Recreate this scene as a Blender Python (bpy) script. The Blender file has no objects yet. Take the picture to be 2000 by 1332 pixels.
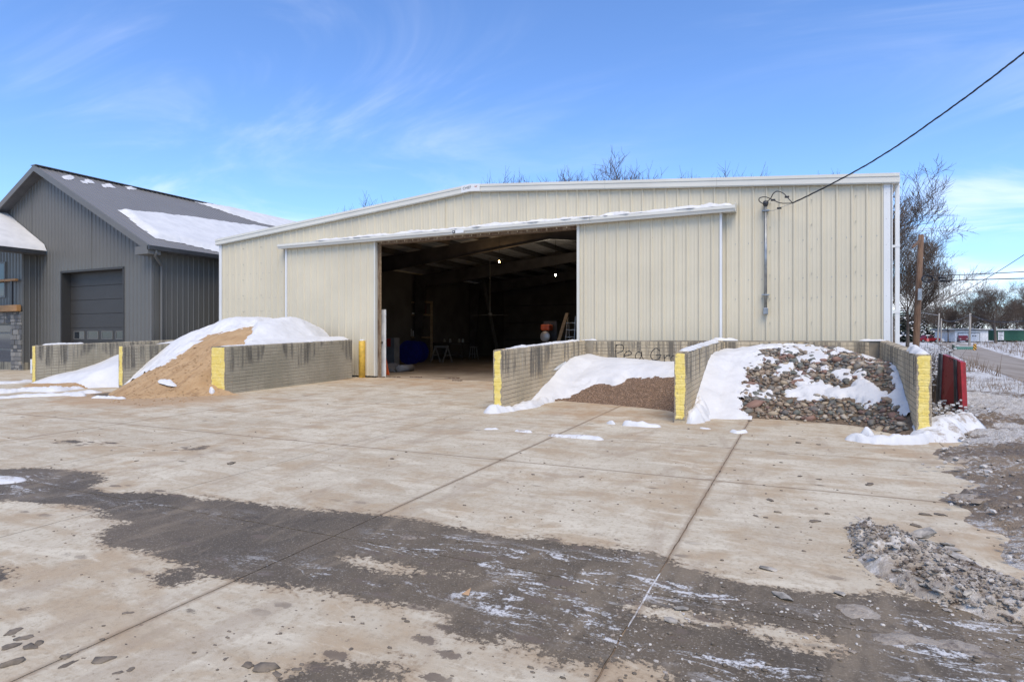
import bpy, math, random
import numpy as np
random.seed(7); rng = np.random.default_rng(7)
S = bpy.context.scene
COL = S.collection
R = math.radians

# ------------------------------------------------------------------ camera
# world: X along the warehouse front (right +), Y into the building, Z up; origin on the front wall line
TH, F, HOR = 0.446, 1211.0, 658.3
CAM = np.array([-0.227, -16.348, 1.31])
cd = bpy.data.cameras.new('camera'); cam = bpy.data.objects.new('camera', cd); COL.objects.link(cam)
cam.location = CAM; cam.rotation_euler = (R(90), 0, TH)
cd.sensor_width = 36; cd.lens = F / 2000 * 36; cd.shift_y = -(666 - HOR) / 2000
cd.clip_start = 0.1; cd.clip_end = 3000
S.camera = cam
S.cycles.max_bounces = 6; S.cycles.diffuse_bounces = 4; S.cycles.glossy_bounces = 2; S.cycles.transmission_bounces = 2

# ------------------------------------------------------------------ sky, sun, exposure
SUN_DIR = np.array([0.30, -0.50, 0.82]); SUN_DIR /= np.linalg.norm(SUN_DIR)     # towards the sun
SUN_EL = math.asin(SUN_DIR[2]); SUN_AZ = math.atan2(SUN_DIR[0], SUN_DIR[1])
w = bpy.data.worlds.new('World'); S.world = w; w.use_nodes = True
nt = w.node_tree; nt.nodes.clear()
def N(t, ty, **kw):
    n = t.nodes.new(ty)
    for k, v in kw.items(): setattr(n, k, v)
    return n
sky = N(nt, 'ShaderNodeTexSky', sky_type='NISHITA', sun_disc=False, sun_elevation=SUN_EL, sun_rotation=SUN_AZ,
        altitude=200, air_density=1.0, dust_density=0.4, ozone_density=2.5)
bg = N(nt, 'ShaderNodeBackground'); wo = N(nt, 'ShaderNodeOutputWorld')
tc = N(nt, 'ShaderNodeTexCoord')
sep = N(nt, 'ShaderNodeSeparateXYZ'); nt.links.new(tc.outputs['Generated'], sep.inputs[0])
def wmath(op, a, b=None, c=None, clamp=False):
    n = N(nt, 'ShaderNodeMath', operation=op, use_clamp=clamp)
    for i, v in enumerate((a, b, c)):
        if v is None: continue
        if isinstance(v, (int, float)): n.inputs[i].default_value = v
        else: nt.links.new(v, n.inputs[i])
    return n.outputs[0]
zz = wmath('ADD', wmath('MAXIMUM', sep.outputs[2], 0.0), 0.16)
cx = wmath('DIVIDE', sep.outputs[0], zz); cy = wmath('DIVIDE', sep.outputs[1], zz)
cmb = N(nt, 'ShaderNodeCombineXYZ'); nt.links.new(cx, cmb.inputs[0]); nt.links.new(cy, cmb.inputs[1])
def wnoise(scale, detail, rough, stretch, rot, dist=0.0, off=(0, 0, 0)):
    m = N(nt, 'ShaderNodeMapping'); m.inputs['Scale'].default_value = stretch; m.inputs['Rotation'].default_value = (0, 0, rot)
    m.inputs['Location'].default_value = off
    nt.links.new(cmb.outputs[0], m.inputs[0])
    n = N(nt, 'ShaderNodeTexNoise'); n.inputs['Scale'].default_value = scale; n.inputs['Detail'].default_value = detail
    n.inputs['Roughness'].default_value = rough; n.inputs['Distortion'].default_value = dist
    nt.links.new(m.outputs[0], n.inputs['Vector']); return n.outputs[0]
def wramp(v, a, b):
    n = N(nt, 'ShaderNodeMapRange', interpolation_type='SMOOTHSTEP'); nt.links.new(v, n.inputs[0])
    n.inputs[1].default_value = a; n.inputs[2].default_value = b; return n.outputs[0]
cir = wmath('MULTIPLY', wramp(wnoise(0.75, 6, 0.58, (1.0, 1.9, 1), 0.95, 1.3, (3.1, 0.4, 0)), 0.42, 0.82), wramp(wnoise(0.5, 2, 0.5, (1, 1, 1), 0, 0, (1.7, 5.2, 0)), 0.36, 0.66))
low = wmath('MULTIPLY', wramp(wnoise(1.1, 6, 0.55, (1, 1, 1), 0, 0.2, (8, 2, 0)), 0.42, 0.60),
            wmath('MULTIPLY', wramp(sep.outputs[2], 0.13, 0.05), 0.8))
cloud = wmath('MINIMUM', wmath('ADD', wmath('MULTIPLY', cir, 0.8), low), 0.9)
tint = N(nt, 'ShaderNodeMix', data_type='RGBA', blend_type='MULTIPLY'); tint.inputs[0].default_value = 1
nt.links.new(sky.outputs[0], tint.inputs[6]); tint.inputs[7].default_value = (0.80, 1.0, 1.30, 1)
mx = N(nt, 'ShaderNodeMix', data_type='RGBA'); nt.links.new(cloud, mx.inputs[0]); nt.links.new(tint.outputs[2], mx.inputs[6])
mx.inputs[7].default_value = (6.9, 7.1, 7.6, 1)
nt.links.new(mx.outputs[2], bg.inputs[0]); bg.inputs[1].default_value = 0.148
nt.links.new(bg.outputs[0], wo.inputs[0])
sd = bpy.data.lights.new('sun', 'SUN'); sd.energy = 2.8; sd.angle = R(40); sd.color = (1.0, 0.87, 0.68)
sun = bpy.data.objects.new('sun', sd); COL.objects.link(sun)
from mathutils import Vector, Matrix
sun.rotation_euler = Vector(SUN_DIR).to_track_quat('Z', 'Y').to_euler(); sun.location = (-10, -20, 30)
S.view_settings.view_transform = 'Standard'; S.view_settings.look = 'None'
S.view_settings.exposure = 0.38; S.view_settings.gamma = 1.0; S.view_settings.use_curve_mapping = False

# ------------------------------------------------------------------ photo pixel -> place
RT = np.array([math.cos(TH), math.sin(TH), 0]); FW = np.array([-math.sin(TH), math.cos(TH), 0])
def ray(px, py): return RT * (px - 1000) / F + FW + np.array([0, 0, (HOR - py) / F])
SL = 0.024
def yard(x, y): return -SL * np.clip(-np.asarray(y, float), 0, 22)
def G(px, py, dz=0.0):                 # point on the yard slab plane
    d = ray(px, py); t = (CAM[2] + SL * -CAM[1] - dz) / (-d[2] + SL * d[1]); p = CAM + d * t
    if p[1] > 0: p = CAM + d * ((CAM[2] - dz) / -d[2])
    return p
def atY(px, py, Y): d = ray(px, py); return CAM + d * ((Y - CAM[1]) / d[1])
def atX(px, py, X): d = ray(px, py); return CAM + d * ((X - CAM[0]) / d[0])
def atD(px, py, D): return CAM + ray(px, py) * D
def project(P):
    q = np.asarray(P) - CAM; yy = q @ FW; return 1000 + F * (q @ RT) / yy, HOR - F * q[..., 2] / yy
def Gpoly(pts): return np.array([G(*p)[:2] for p in pts])

# ------------------------------------------------------------------ numpy noise and polygons
_h = rng.random((256, 256))
def vnoise(x, y):
    xi = np.floor(x).astype(int); yi = np.floor(y).astype(int); fx = x - xi; fy = y - yi
    fx = fx * fx * (3 - 2 * fx); fy = fy * fy * (3 - 2 * fy)
    a = _h[xi & 255, yi & 255]; b = _h[(xi + 1) & 255, yi & 255]; c_ = _h[xi & 255, (yi + 1) & 255]; d_ = _h[(xi + 1) & 255, (yi + 1) & 255]
    return (a * (1 - fx) + b * fx) * (1 - fy) + (c_ * (1 - fx) + d_ * fx) * fy
def fbm(x, y, o=5, lac=2.03, g=0.5):
    s = 0; a = 1; n = 0
    for i in range(o): s = s + a * vnoise(x + 17.3 * i, y + 9.1 * i); n += a; a *= g; x = x * lac; y = y * lac
    return s / n
def sdist(px, py, poly):               # signed distance, + inside
    poly = np.asarray(poly, float); d = np.full(px.shape, 1e9); ins = np.zeros(px.shape, bool)
    for i in range(len(poly)):
        ax, ay = poly[i]; bx, by = poly[(i + 1) % len(poly)]
        ex, ey = bx - ax, by - ay; L = ex * ex + ey * ey + 1e-12
        t = np.clip(((px - ax) * ex + (py - ay) * ey) / L, 0, 1)
        d = np.minimum(d, np.hypot(px - ax - t * ex, py - ay - t * ey))
        cond = (ay > py) != (by > py)
        ins ^= cond & (px < (bx - ax) * (py - ay) / (by - ay + 1e-12 * (by == ay)) + ax)
    return np.where(ins, d, -d)
def sstep(a, b, x): t = np.clip((x - a) / (b - a), 0, 1); return t * t * (3 - 2 * t)

# ------------------------------------------------------------------ object helpers
WL = {}
def _setup(o, parent, label, cat, group, kind):
    COL.objects.link(o)
    if parent is not None:
        o.parent = parent; o.location = -Vector(WL.get(parent.name, (0, 0, 0))); WL[o.name] = (0, 0, 0)
    if label: o['label'] = label
    if cat: o['category'] = cat
    if group: o['group'] = group
    if kind: o['kind'] = kind
    return o
def thing(name, loc, label, cat, group=None, kind=None, parent=None):
    o = bpy.data.objects.new(name, None); o.empty_display_size = 0.3
    _setup(o, parent, label, cat, group, kind); o.location = loc; WL[o.name] = tuple(loc); return o
def mesh(name, v, f, m=None, smooth=False):
    me = bpy.data.meshes.new(name); me.from_pydata([tuple(map(float, p)) for p in v], [], [tuple(map(int, q)) for q in f])
    if m: me.materials.append(m)
    if smooth: me.polygons.foreach_set('use_smooth', [True] * len(me.polygons))
    me.update(); return me
def obj(name, v, f, m, parent=None, smooth=False, label=None, cat=None, group=None, kind=None):
    return _setup(bpy.data.objects.new(name, mesh(name, v, f, m, smooth)), parent, label, cat, group, kind)
class MB:
    def __init__(s): s.v = []; s.f = []
    def add(s, v, f):
        k = len(s.v); s.v += [tuple(p) for p in v]; s.f += [tuple(i + k for i in q) for q in f]; return s
    def box(s, x0, x1, y0, y1, z0, z1, b=0.0):
        if b <= 0:
            v = [(x, y, z) for z in (z0, z1) for y in (y0, y1) for x in (x0, x1)]
            return s.add(v, [(0, 2, 3, 1), (4, 5, 7, 6), (0, 1, 5, 4), (2, 6, 7, 3), (0, 4, 6, 2), (1, 3, 7, 5)])
        import bmesh
        bm = bmesh.new(); bmesh.ops.create_cube(bm, size=1)
        for q in bm.verts: q.co = Vector(((x0 + x1) / 2 + q.co.x * (x1 - x0), (y0 + y1) / 2 + q.co.y * (y1 - y0), (z0 + z1) / 2 + q.co.z * (z1 - z0)))
        bmesh.ops.bevel(bm, geom=bm.edges[:], offset=b, segments=2, affect='EDGES', profile=0.6)
        bm.verts.index_update(); s.add([q.co[:] for q in bm.verts], [[q.index for q in f.verts] for f in bm.faces]); bm.free(); return s
    def tube(s, pts, r, n=8, cap=True):
        pts = [Vector(p) for p in pts]; rs = r if hasattr(r, '__len__') else [r] * len(pts); v = []; f = []
        up = Vector((0, 0, 1)); prev = None
        for i, p in enumerate(pts):
            t = (pts[min(i + 1, len(pts) - 1)] - pts[max(i - 1, 0)]).normalized()
            if prev is None: a = t.orthogonal().normalized() if abs(t.dot(up)) > .95 else t.cross(up).normalized()
            else: a = (prev - t * prev.dot(t)).normalized()
            prev = a; b = t.cross(a)
            for k in range(n):
                an = 2 * math.pi * k / n; v.append(p + (a * math.cos(an) + b * math.sin(an)) * rs[i])
        for i in range(len(pts) - 1):
            for k in range(n): f.append((i * n + k, i * n + (k + 1) % n, (i + 1) * n + (k + 1) % n, (i + 1) * n + k))
        if cap: f.append(tuple(range(n - 1, -1, -1))); f.append(tuple((len(pts) - 1) * n + k for k in range(n)))
        return s.add(v, f)
    def bar(s, p, q, w_, h_, up=(0, 0, 1)):
        p = Vector(p); q = Vector(q); t = (q - p).normalized(); u = Vector(up)
        if abs(t.dot(u)) > .98: u = Vector((0, 1, 0))
        a = t.cross(u).normalized(); b = a.cross(t).normalized(); v = []
        for e in (p, q):
            for sa, sb in ((-1, -1), (1, -1), (1, 1), (-1, 1)): v.append(e + a * sa * w_ / 2 + b * sb * h_ / 2)
        return s.add(v, [(0, 3, 2, 1), (4, 5, 6, 7), (0, 1, 5, 4), (1, 2, 6, 5), (2, 3, 7, 6), (3, 0, 4, 7)])
    def prism(s, poly, e):             # poly: 3d points in order, e: extrusion vector
        n = len(poly); e = np.asarray(e, float); v = [tuple(p) for p in poly] + [tuple(np.asarray(p) + e) for p in poly]
        f = [tuple(range(n - 1, -1, -1)), tuple(range(n, 2 * n))] + [(i, (i + 1) % n, (i + 1) % n + n, i + n) for i in range(n)]
        return s.add(v, f)
    def lathe(s, c_, prof, n=20, axis='Z'):
        v = []; f = []
        for r_, h_ in prof:
            for k in range(n):
                a = 2 * math.pi * k / n; x, y = r_ * math.cos(a), r_ * math.sin(a)
                v.append({'Z': (c_[0] + x, c_[1] + y, c_[2] + h_), 'Y': (c_[0] + x, c_[1] + h_, c_[2] + y), 'X': (c_[0] + h_, c_[1] + x, c_[2] + y)}[axis])
        for i in range(len(prof) - 1):
            for k in range(n): f.append((i * n + k, i * n + (k + 1) % n, (i + 1) * n + (k + 1) % n, (i + 1) * n + k))
        f.append(tuple(range(n - 1, -1, -1))); f.append(tuple((len(prof) - 1) * n + k for k in range(n)))
        return s.add(v, f)
    def build(s, name, m, parent=None, smooth=False, **k):
        o = obj(name, s.v, s.f, m, parent, smooth, **k)
        import bmesh
        bm = bmesh.new(); bm.from_mesh(o.data); bmesh.ops.recalc_face_normals(bm, faces=bm.faces[:]); bm.to_mesh(o.data); bm.free()
        return o
def copy_tree(o, parent=None):
    c_ = o.copy(); COL.objects.link(c_)
    if parent is not None: c_.parent = parent
    for ch in [q for q in bpy.data.objects if q.parent == o]: copy_tree(ch, c_)
    return c_
def rot2(x, y, a): return x * math.cos(a) - y * math.sin(a), x * math.sin(a) + y * math.cos(a)
def fattr(o, name, vals):
    a = o.data.attributes.new(name, 'FLOAT', 'POINT'); a.data.foreach_set('value', np.asarray(vals, np.float32).ravel())

# ------------------------------------------------------------------ materials
class M:
    """small wrapper to write node materials"""
    def __init__(s, name, rough=0.7, metal=0.0, spec=0.5):
        s.m = bpy.data.materials.new(name); s.m.use_nodes = True; s.t = s.m.node_tree
        s.b = s.t.nodes['Principled BSDF']; s.b.inputs['Roughness'].default_value = rough; s.b.inputs['Metallic'].default_value = metal
        s.b.inputs['Specular IOR Level'].default_value = spec
        s.co = s.t.nodes.new('ShaderNodeTexCoord').outputs['Object']
        g_ = s.t.nodes.new('ShaderNodeNewGeometry'); s.pos = g_.outputs['Position']; s.nrm = g_.outputs['Normal']
    def L(s, a, b): s.t.links.new(a, b)
    def put(s, n, i, v):
        if hasattr(v, 'is_output') or isinstance(v, bpy.types.NodeSocket): s.L(v, n.inputs[i])
        elif v is not None:
            if hasattr(v, '__len__') and len(v) == 3 and n.inputs[i].type == 'RGBA': v = (*v, 1)
            n.inputs[i].default_value = v
    def math(s, op, a, b=None, c=None, clamp=False):
        n = N(s.t, 'ShaderNodeMath', operation=op, use_clamp=clamp)
        for i, v in enumerate((a, b, c)): s.put(n, i, v)
        return n.outputs[0]
    def map(s, scale=(1, 1, 1), rot=(0, 0, 0), loc=(0, 0, 0), src=None):
        n = N(s.t, 'ShaderNodeMapping'); n.inputs['Scale'].default_value = scale; n.inputs['Rotation'].default_value = rot; n.inputs['Location'].default_value = loc
        s.L(src or s.pos, n.inputs[0]); return n.outputs[0]
    def noise(s, scale, detail=4, rough=0.55, vec=None, dist=0.0):
        n = N(s.t, 'ShaderNodeTexNoise'); n.inputs['Scale'].default_value = scale; n.inputs['Detail'].default_value = detail
        n.inputs['Roughness'].default_value = rough; n.inputs['Distortion'].default_value = dist; s.L(vec or s.pos, n.inputs['Vector']); return n.outputs[0]
    def voro(s, scale, vec=None, feature='F1', out='Distance', rand=1.0):
        n = N(s.t, 'ShaderNodeTexVoronoi', feature=feature); n.inputs['Scale'].default_value = scale; n.inputs['Randomness'].default_value = rand
        s.L(vec or s.pos, n.inputs['Vector']); return n.outputs[out]
    def ramp(s, v, a, b, lo=0.0, hi=1.0):
        n = N(s.t, 'ShaderNodeMapRange', interpolation_type='SMOOTHSTEP'); s.put(n, 0, v)
        for i, q in enumerate((a, b, lo, hi)): s.put(n, i + 1, q)
        return n.outputs[0]
    def mix(s, f, a, b, mode='MIX'):
        n = N(s.t, 'ShaderNodeMix', data_type='RGBA', blend_type=mode); s.put(n, 0, f); s.put(n, 6, a); s.put(n, 7, b); return n.outputs[2]
    def attr(s, name): return N(s.t, 'ShaderNodeAttribute', attribute_name=name).outputs['Fac']
    def attrc(s, name): return N(s.t, 'ShaderNodeAttribute', attribute_name=name).outputs['Color']
    def sepxyz(s, v=None):
        n = N(s.t, 'ShaderNodeSeparateXYZ'); s.L(v or s.pos, n.inputs[0]); return n.outputs
    def color(s, c): s.put(s.b, 'Base Color', c); return s
    def rough(s, r): s.put(s.b, 'Roughness', r); return s
    def bump(s, h, strength=0.4, dist=0.01, prev=None):
        n = N(s.t, 'ShaderNodeBump'); n.inputs['Strength'].default_value = strength; n.inputs['Distance'].default_value = dist
        s.L(h, n.inputs['Height'])
        if prev is not None: s.L(prev, n.inputs['Normal'])
        s.L(n.outputs[0], s.b.inputs['Normal']); return n.outputs[0]
def simple(name, col, rough=0.7, metal=0.0, var=0.15, scale=3.0, bump=0.0, bscale=60, spec=0.5, emis=None):
    q = M(name, rough, metal, spec); n = q.noise(scale, 5)
    q.color(q.mix(q.ramp(n, .3, .7), tuple(c_ * (1 - var) for c_ in col), tuple(min(1, c_ * (1 + var)) for c_ in col)))
    if bump: q.bump(q.noise(bscale, 3), bump, 0.005)
    if emis: q.b.inputs['Emission Color'].default_value = (*col, 1); q.b.inputs['Emission Strength'].default_value = emis
    return q.m
# ------------------------------------------------------------------ surface materials
BAND = G(1200, 1120) - G(300, 985); BANG = math.atan2(BAND[1], BAND[0])
def mat_concrete():
    q = M('yard concrete', 0.85, 0, .3)
    big = q.noise(0.35, 2, .6); med = q.noise(1.7, 5, .65); fine = q.noise(26, 4, .7); grit = q.noise(140, 1, .6)
    stv = q.map((0.55, 1.9, 1), (0, 0, -BANG)); streak = q.noise(1.5, 5, .68, stv, 1.2)
    stu = q.map((2.0, 0.5, 1), (0, 0, .25)); streak2 = q.noise(1.3, 4, .6, stu, 0.9)
    c = q.mix(q.ramp(big, .35, .65), (.44, .385, .29), (.51, .455, .35))
    c = q.mix(q.math('MULTIPLY', q.ramp(med, .44, .66), .8), c, (.37, .285, .185))
    c = q.mix(q.math('MULTIPLY', q.ramp(streak, .50, .66), .55), c, (.35, .265, .17))
    c = q.mix(q.math('MULTIPLY', q.ramp(streak, .47, .36), .6), c, (.58, .525, .41))
    c = q.mix(q.math('MULTIPLY', q.ramp(streak2, .53, .68), .45), c, (.30, .235, .17))
    c = q.mix(q.math('MULTIPLY', q.ramp(fine, .50, .66), .5), c, (.29, .235, .165))
    c = q.mix(q.math('MULTIPLY', q.ramp(grit, .62, .75), .25), c, (.62, .58, .52))
    m6 = q.noise(6.5, 5, .75); c = q.mix(q.math('MULTIPLY', q.ramp(m6, .50, .64), .42), c, (.34, .275, .19))
    pit = q.math('MULTIPLY', q.ramp(q.voro(19), .085, .045), q.ramp(q.noise(2.3, 2), .44, .58)); c = q.mix(q.math('MULTIPLY', pit, .75), c, (.13, .10, .075))
    # small dark scuffs and mud spatter
    vv = q.map((1, 1, 1)); vd = q.voro(2.6, q.map((0.6, 1.5, 1), (0, 0, -BANG)), rand=1.0)
    sp = q.math('MULTIPLY', q.ramp(q.math('ADD', vd, q.math('MULTIPLY', q.math('SUBTRACT', fine, .5), .35)), .13, .07), q.ramp(q.noise(.9, 3), .47, .57))
    c = q.mix(q.math('MULTIPLY', sp, .8), c, (.12, .095, .07))
    jn = q.ramp(q.math('ADD', q.attr('joint'), q.math('MULTIPLY', q.math('SUBTRACT', fine, .5), .08)), .045, .008)
    c = q.mix(q.math('MULTIPLY', jn, .55), c, (.20, .14, .09))
    # tan sand stain near the piles
    tan = q.attr('tan'); tf = q.ramp(q.math('ADD', tan, q.math('MULTIPLY', q.math('SUBTRACT', med, .5), 1.2)), 0.05, 0.75)
    c = q.mix(q.math('MULTIPLY', tf, .75), c, (.36, .235, .13))
    # tracked mud and melt water
    edge = q.math('ADD', q.math('MULTIPLY', q.math('SUBTRACT', streak, .5), .45), q.math('MULTIPLY', q.math('SUBTRACT', fine, .5), .40))
    wet0 = q.math('ADD', q.attr('wet'), edge)
    halo = q.ramp(wet0, -.10, .03); wet = q.ramp(wet0, -.008, .022)
    c = q.mix(q.math('MULTIPLY', halo, .55), c, (.23, .155, .09))
    mudn = q.noise(9, 6, .7); mv = q.noise(1.1, 4, .6)
    mud = q.mix(q.ramp(mv, .35, .65), (.088, .070, .048), (.125, .098, .066))
    mud = q.mix(q.math('MULTIPLY', q.ramp(mudn, .5, .75), .6), mud, (.085, .068, .05))
    mud = q.mix(q.math('MULTIPLY', q.ramp(q.noise(75, 2, .6), .58, .68), .7), mud, (.30, .255, .20))
    mud = q.mix(q.math('MULTIPLY', q.ramp(streak2, .50, .66), .6), mud, (.22, .175, .12)); mud = q.mix(q.math('MULTIPLY', q.ramp(m6, .54, .68), .5), mud, (.05, .04, .03))
    c = q.mix(wet, c, mud)
    # spatter drops along the rim of the mud
    vd2 = q.voro(5.0, q.map((0.55, 1.2, 1), (0, 0, -BANG)))
    drop = q.math('MULTIPLY', q.ramp(q.math('ADD', vd2, q.math('MULTIPLY', q.math('SUBTRACT', fine, .5), .5)), .26, .19), q.ramp(q.attr('wet'), -.55, -.06))
    drop = q.math('MULTIPLY', drop, q.ramp(q.noise(1.3, 3, .5), .46, .56))
    c = q.mix(q.math('MULTIPLY', drop, .9), c, (.13, .10, .075))
    # frost and packed slush left in the tracks
    fr = q.noise(2.6, 6, .75, q.map((0.8, 2.3, 1), (0, 0, -BANG)), 1.0); fr2 = q.noise(38, 4, .75)
    ff = q.ramp(q.math('ADD', fr, q.math('MULTIPLY', q.math('SUBTRACT', fr2, .5), .32)), .53, .61)
    ff = q.math('MULTIPLY', ff, q.ramp(q.attr('frost'), .02, .45)); ff = q.math('MULTIPLY', ff, q.ramp(fr2, .36, .5))
    speck = q.math('MULTIPLY', q.ramp(q.voro(34), .16, .09), q.math('MULTIPLY', q.ramp(q.noise(2.2, 3), .5, .6), q.ramp(q.attr('frost'), .05, .5)))
    ff = q.math('MAXIMUM', ff, q.math('MULTIPLY', speck, .9))
    c = q.mix(q.math('MULTIPLY', ff, .88), c, (.60, .595, .585))
    q.color(c)
    rr = q.ramp(wet, 0, 1, .88, .62); q.rough(q.math('ADD', rr, q.math('MULTIPLY', q.math('SUBTRACT', fine, .5), .3)))
    h = q.math('ADD', q.math('MULTIPLY', fine, .5), q.math('MULTIPLY', grit, .25)); h = q.math('ADD', h, q.math('MULTIPLY', wet, q.math('MULTIPLY', mudn, 1.2)))
    h = q.math('ADD', h, q.math('MULTIPLY', ff, .7))
    q.bump(h, .55, .012); return q.m
def mat_snow(name='snow', dirt=0.0, tex=1.0):
    q = M(name, .6, 0, .3); a = q.noise(2.2, 5, .6); b = q.noise(30, 4, .6)
    c = q.mix(q.ramp(a, .3, .7), (.54, .54, .54), (.62, .618, .612))
    if dirt:
        d = q.ramp(q.math('ADD', q.noise(5, 7, .7), q.math('MULTIPLY', q.math('SUBTRACT', b, .5), .25)), .62 - .2 * dirt, .74 - .15 * dirt)
        c = q.mix(q.math('MULTIPLY', d, .8), c, (.26, .21, .16))
    sp_ = q.math('MULTIPLY', q.ramp(q.voro(26), .10, .05), q.ramp(q.noise(1.7, 3), .5, .62)); c = q.mix(q.math('MULTIPLY', sp_, .7), c, (.22, .17, .12)); c = q.mix(q.math('MULTIPLY', q.ramp(q.noise(90, 2, .7), .55, .75), .18), c, (.42, .41, .40))
    q.color(c)
    q.bump(q.math('ADD', a, q.math('MULTIPLY', b, .25)), .5 * tex, .05); return q.m
def mat_sand():
    q = M('sand', .95, 0, .2); a = q.noise(2.5, 5, .6); b = q.noise(45, 5, .75); rib = q.noise(4, 6, .65, q.map((2.4, .4, .5)), .5)
    c = q.mix(q.ramp(a, .3, .7), (.40, .255, .13), (.48, .325, .18))
    c = q.mix(q.ramp(rib, .5, .68), c, (.30, .185, .095)); c = q.mix(q.math('MULTIPLY', q.ramp(b, .48, .66), .6), c, (.43, .30, .19))
    q.color(c); q.bump(q.math('ADD', q.math('MULTIPLY', rib, 1.3), q.math('MULTIPLY', b, 1.2)), .8, .03); return q.m
def mat_pea():
    q = M('pea gravel', .85); v1 = q.voro(42); vc = q.voro(42, out='Color'); sp = N(q.t, 'ShaderNodeSeparateColor'); q.L(vc, sp.inputs[0])
    n = N(q.t, 'ShaderNodeValToRGB'); q.L(sp.outputs[0], n.inputs[0]); r = n.color_ramp; r.elements[0].color = (.14, .085, .05, 1); r.elements[1].color = (.42, .30, .21, 1)
    e = r.elements.new(.35); e.color = (.26, .155, .085, 1); e = r.elements.new(.7); e.color = (.33, .20, .12, 1)
    c = q.mix(q.ramp(v1, .3, .65), n.outputs[0], (.10, .06, .035)); q.color(c); q.bump(q.math('SUBTRACT', 1.0, v1), 1.0, .02); return q.m
def mat_form(name='form concrete', warm=0.0):
    q = M(name, .88); xyz = q.sepxyz(); a = q.noise(.9, 5, .6); b = q.noise(22, 5, .65)
    base1 = (.27 + .13 * warm, .24 + .09 * warm, .17 + .05 * warm); base2 = (.38 + .15 * warm, .335 + .10 * warm, .245 + .05 * warm)
    c = q.mix(q.ramp(a, .32, .68), base1, base2)
    c = q.mix(q.math('MULTIPLY', q.ramp(q.noise(1.6, 4, .6), .5, .7), .6), c, (.50, .38, .22) if warm else (.33, .29, .22))
    c = q.mix(q.math('MULTIPLY', q.ramp(b, .5, .75), .35), c, (.18, .16, .13))
    # black rain streaks hanging from the top edge
    hz = q.attr('below_top'); st = q.noise(1.0, 5, .7, q.map((7, 7, .35))); st2 = q.noise(1.0, 3, .5, q.map((.9, .9, .05)))
    lim = q.math('MULTIPLY', q.ramp(st2, .30, .62), .75); drip = q.math('MULTIPLY', q.ramp(st, .42, .60), q.ramp(q.math('SUBTRACT', lim, hz), .0, .22))
    c = q.mix(q.math('MULTIPLY', drip, .82), c, (.07, .064, .054))
    pale = q.math('MULTIPLY', q.ramp(q.noise(1, 4, .6, q.map((5, 5, .25), loc=(9, 4, 2))), .60, .72), q.ramp(hz, .7, .05))
    c = q.mix(q.math('MULTIPLY', pale, .5), c, (.52, .48, .40))
    q.color(c); q.bump(q.math('ADD', b, q.math('MULTIPLY', q.noise(90, 2), .5)), .5, .008); return q.m
def mat_yellow():
    q = M('chipped yellow paint', .6); n = q.noise(11, 6, .7); f = q.noise(45, 3, .6); e = q.attr('edge')
    chip = q.ramp(q.math('ADD', e, q.math('MULTIPLY', q.math('SUBTRACT', n, .5), .09)), .026, .014)
    chip = q.math('MAXIMUM', chip, q.ramp(q.noise(16, 6, .75), .62, .66))
    y = q.mix(q.ramp(n, .35, .7), (.72, .545, .115), (.80, .65, .235)); y = q.mix(q.math('MULTIPLY', q.ramp(f, .55, .75), .35), y, (.50, .37, .10))
    c = q.mix(chip, y, q.mix(q.ramp(f, .4, .6), (.24, .195, .14), (.38, .31, .22))); q.color(c)
    q.bump(q.math('SUBTRACT', f, q.math('MULTIPLY', chip, 1.5)), .6, .006); return q.m
def mat_panel(name, col, rough=.45, stain=.12, metal=0.0, dust=None):
    q = M(name, rough, metal, .4); a = q.noise(.55, 4, .6); st = q.noise(1.0, 5, .65, q.map((2.4, 2.4, .12))); b = q.noise(14, 4, .6)
    c = q.mix(q.ramp(a, .3, .7), tuple(v * .95 for v in col), tuple(min(1, v * 1.04) for v in col))
    c = q.mix(q.math('MULTIPLY', q.ramp(st, .5, .75), stain), c, tuple(v * .62 for v in col))
    if dust:
        z = q.sepxyz()[2]; c = q.mix(q.math('MULTIPLY', q.ramp(q.math('ADD', z, q.math('MULTIPLY', q.math('SUBTRACT', b, .5), .5)), .75, .05), .45), c, dust)
    q.color(c); q.rough(q.math('ADD', rough, q.math('MULTIPLY', q.math('SUBTRACT', b, .5), .2)))
    q.bump(q.noise(1.6, 2, .5), .10, .02); return q.m
def mat_mudfield():
    q = M('churned mud and slush', .8); a = q.noise(1.1, 5, .6); b = q.noise(12, 6, .7); g_ = q.noise(60, 3, .6)
    c = q.mix(q.ramp(a, .35, .65), (.17, .125, .082), (.27, .205, .14)); c = q.mix(q.math('MULTIPLY', q.ramp(b, .47, .66), .8), c, (.07, .05, .036))
    s = q.math('ADD', q.attr('snow'), q.math('ADD', q.math('MULTIPLY', q.math('SUBTRACT', b, .5), 1.3), q.math('MULTIPLY', q.math('SUBTRACT', a, .5), .7)))
    sf = q.ramp(s, .42, .62); sc = q.mix(q.ramp(g_, .4, .65), (.60, .58, .55), (.36, .32, .27))
    c = q.mix(sf, c, sc); q.color(c); q.rough(q.ramp(a, .4, .6, .6, .9)); q.bump(q.math('ADD', b, q.math('MULTIPLY', g_, .6)), 1.0, .05); return q.m
def mat_terrain():
    q = M('snowy verge', .9); a = q.noise(.25, 6, .7); b = q.noise(1.6, 6, .75); f = q.noise(9, 5, .75)
    s = q.math('ADD', q.math('MULTIPLY', a, .5), q.math('ADD', q.math('MULTIPLY', b, .7), q.math('MULTIPLY', f, .45)))
    gr = q.mix(q.ramp(f, .35, .65), (.20, .14, .085), (.115, .085, .055))
    c = q.mix(q.ramp(s, .80, .95), (.60, .60, .60), gr); q.color(c); q.bump(q.math('ADD', b, f), .9, .12); return q.m
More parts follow.
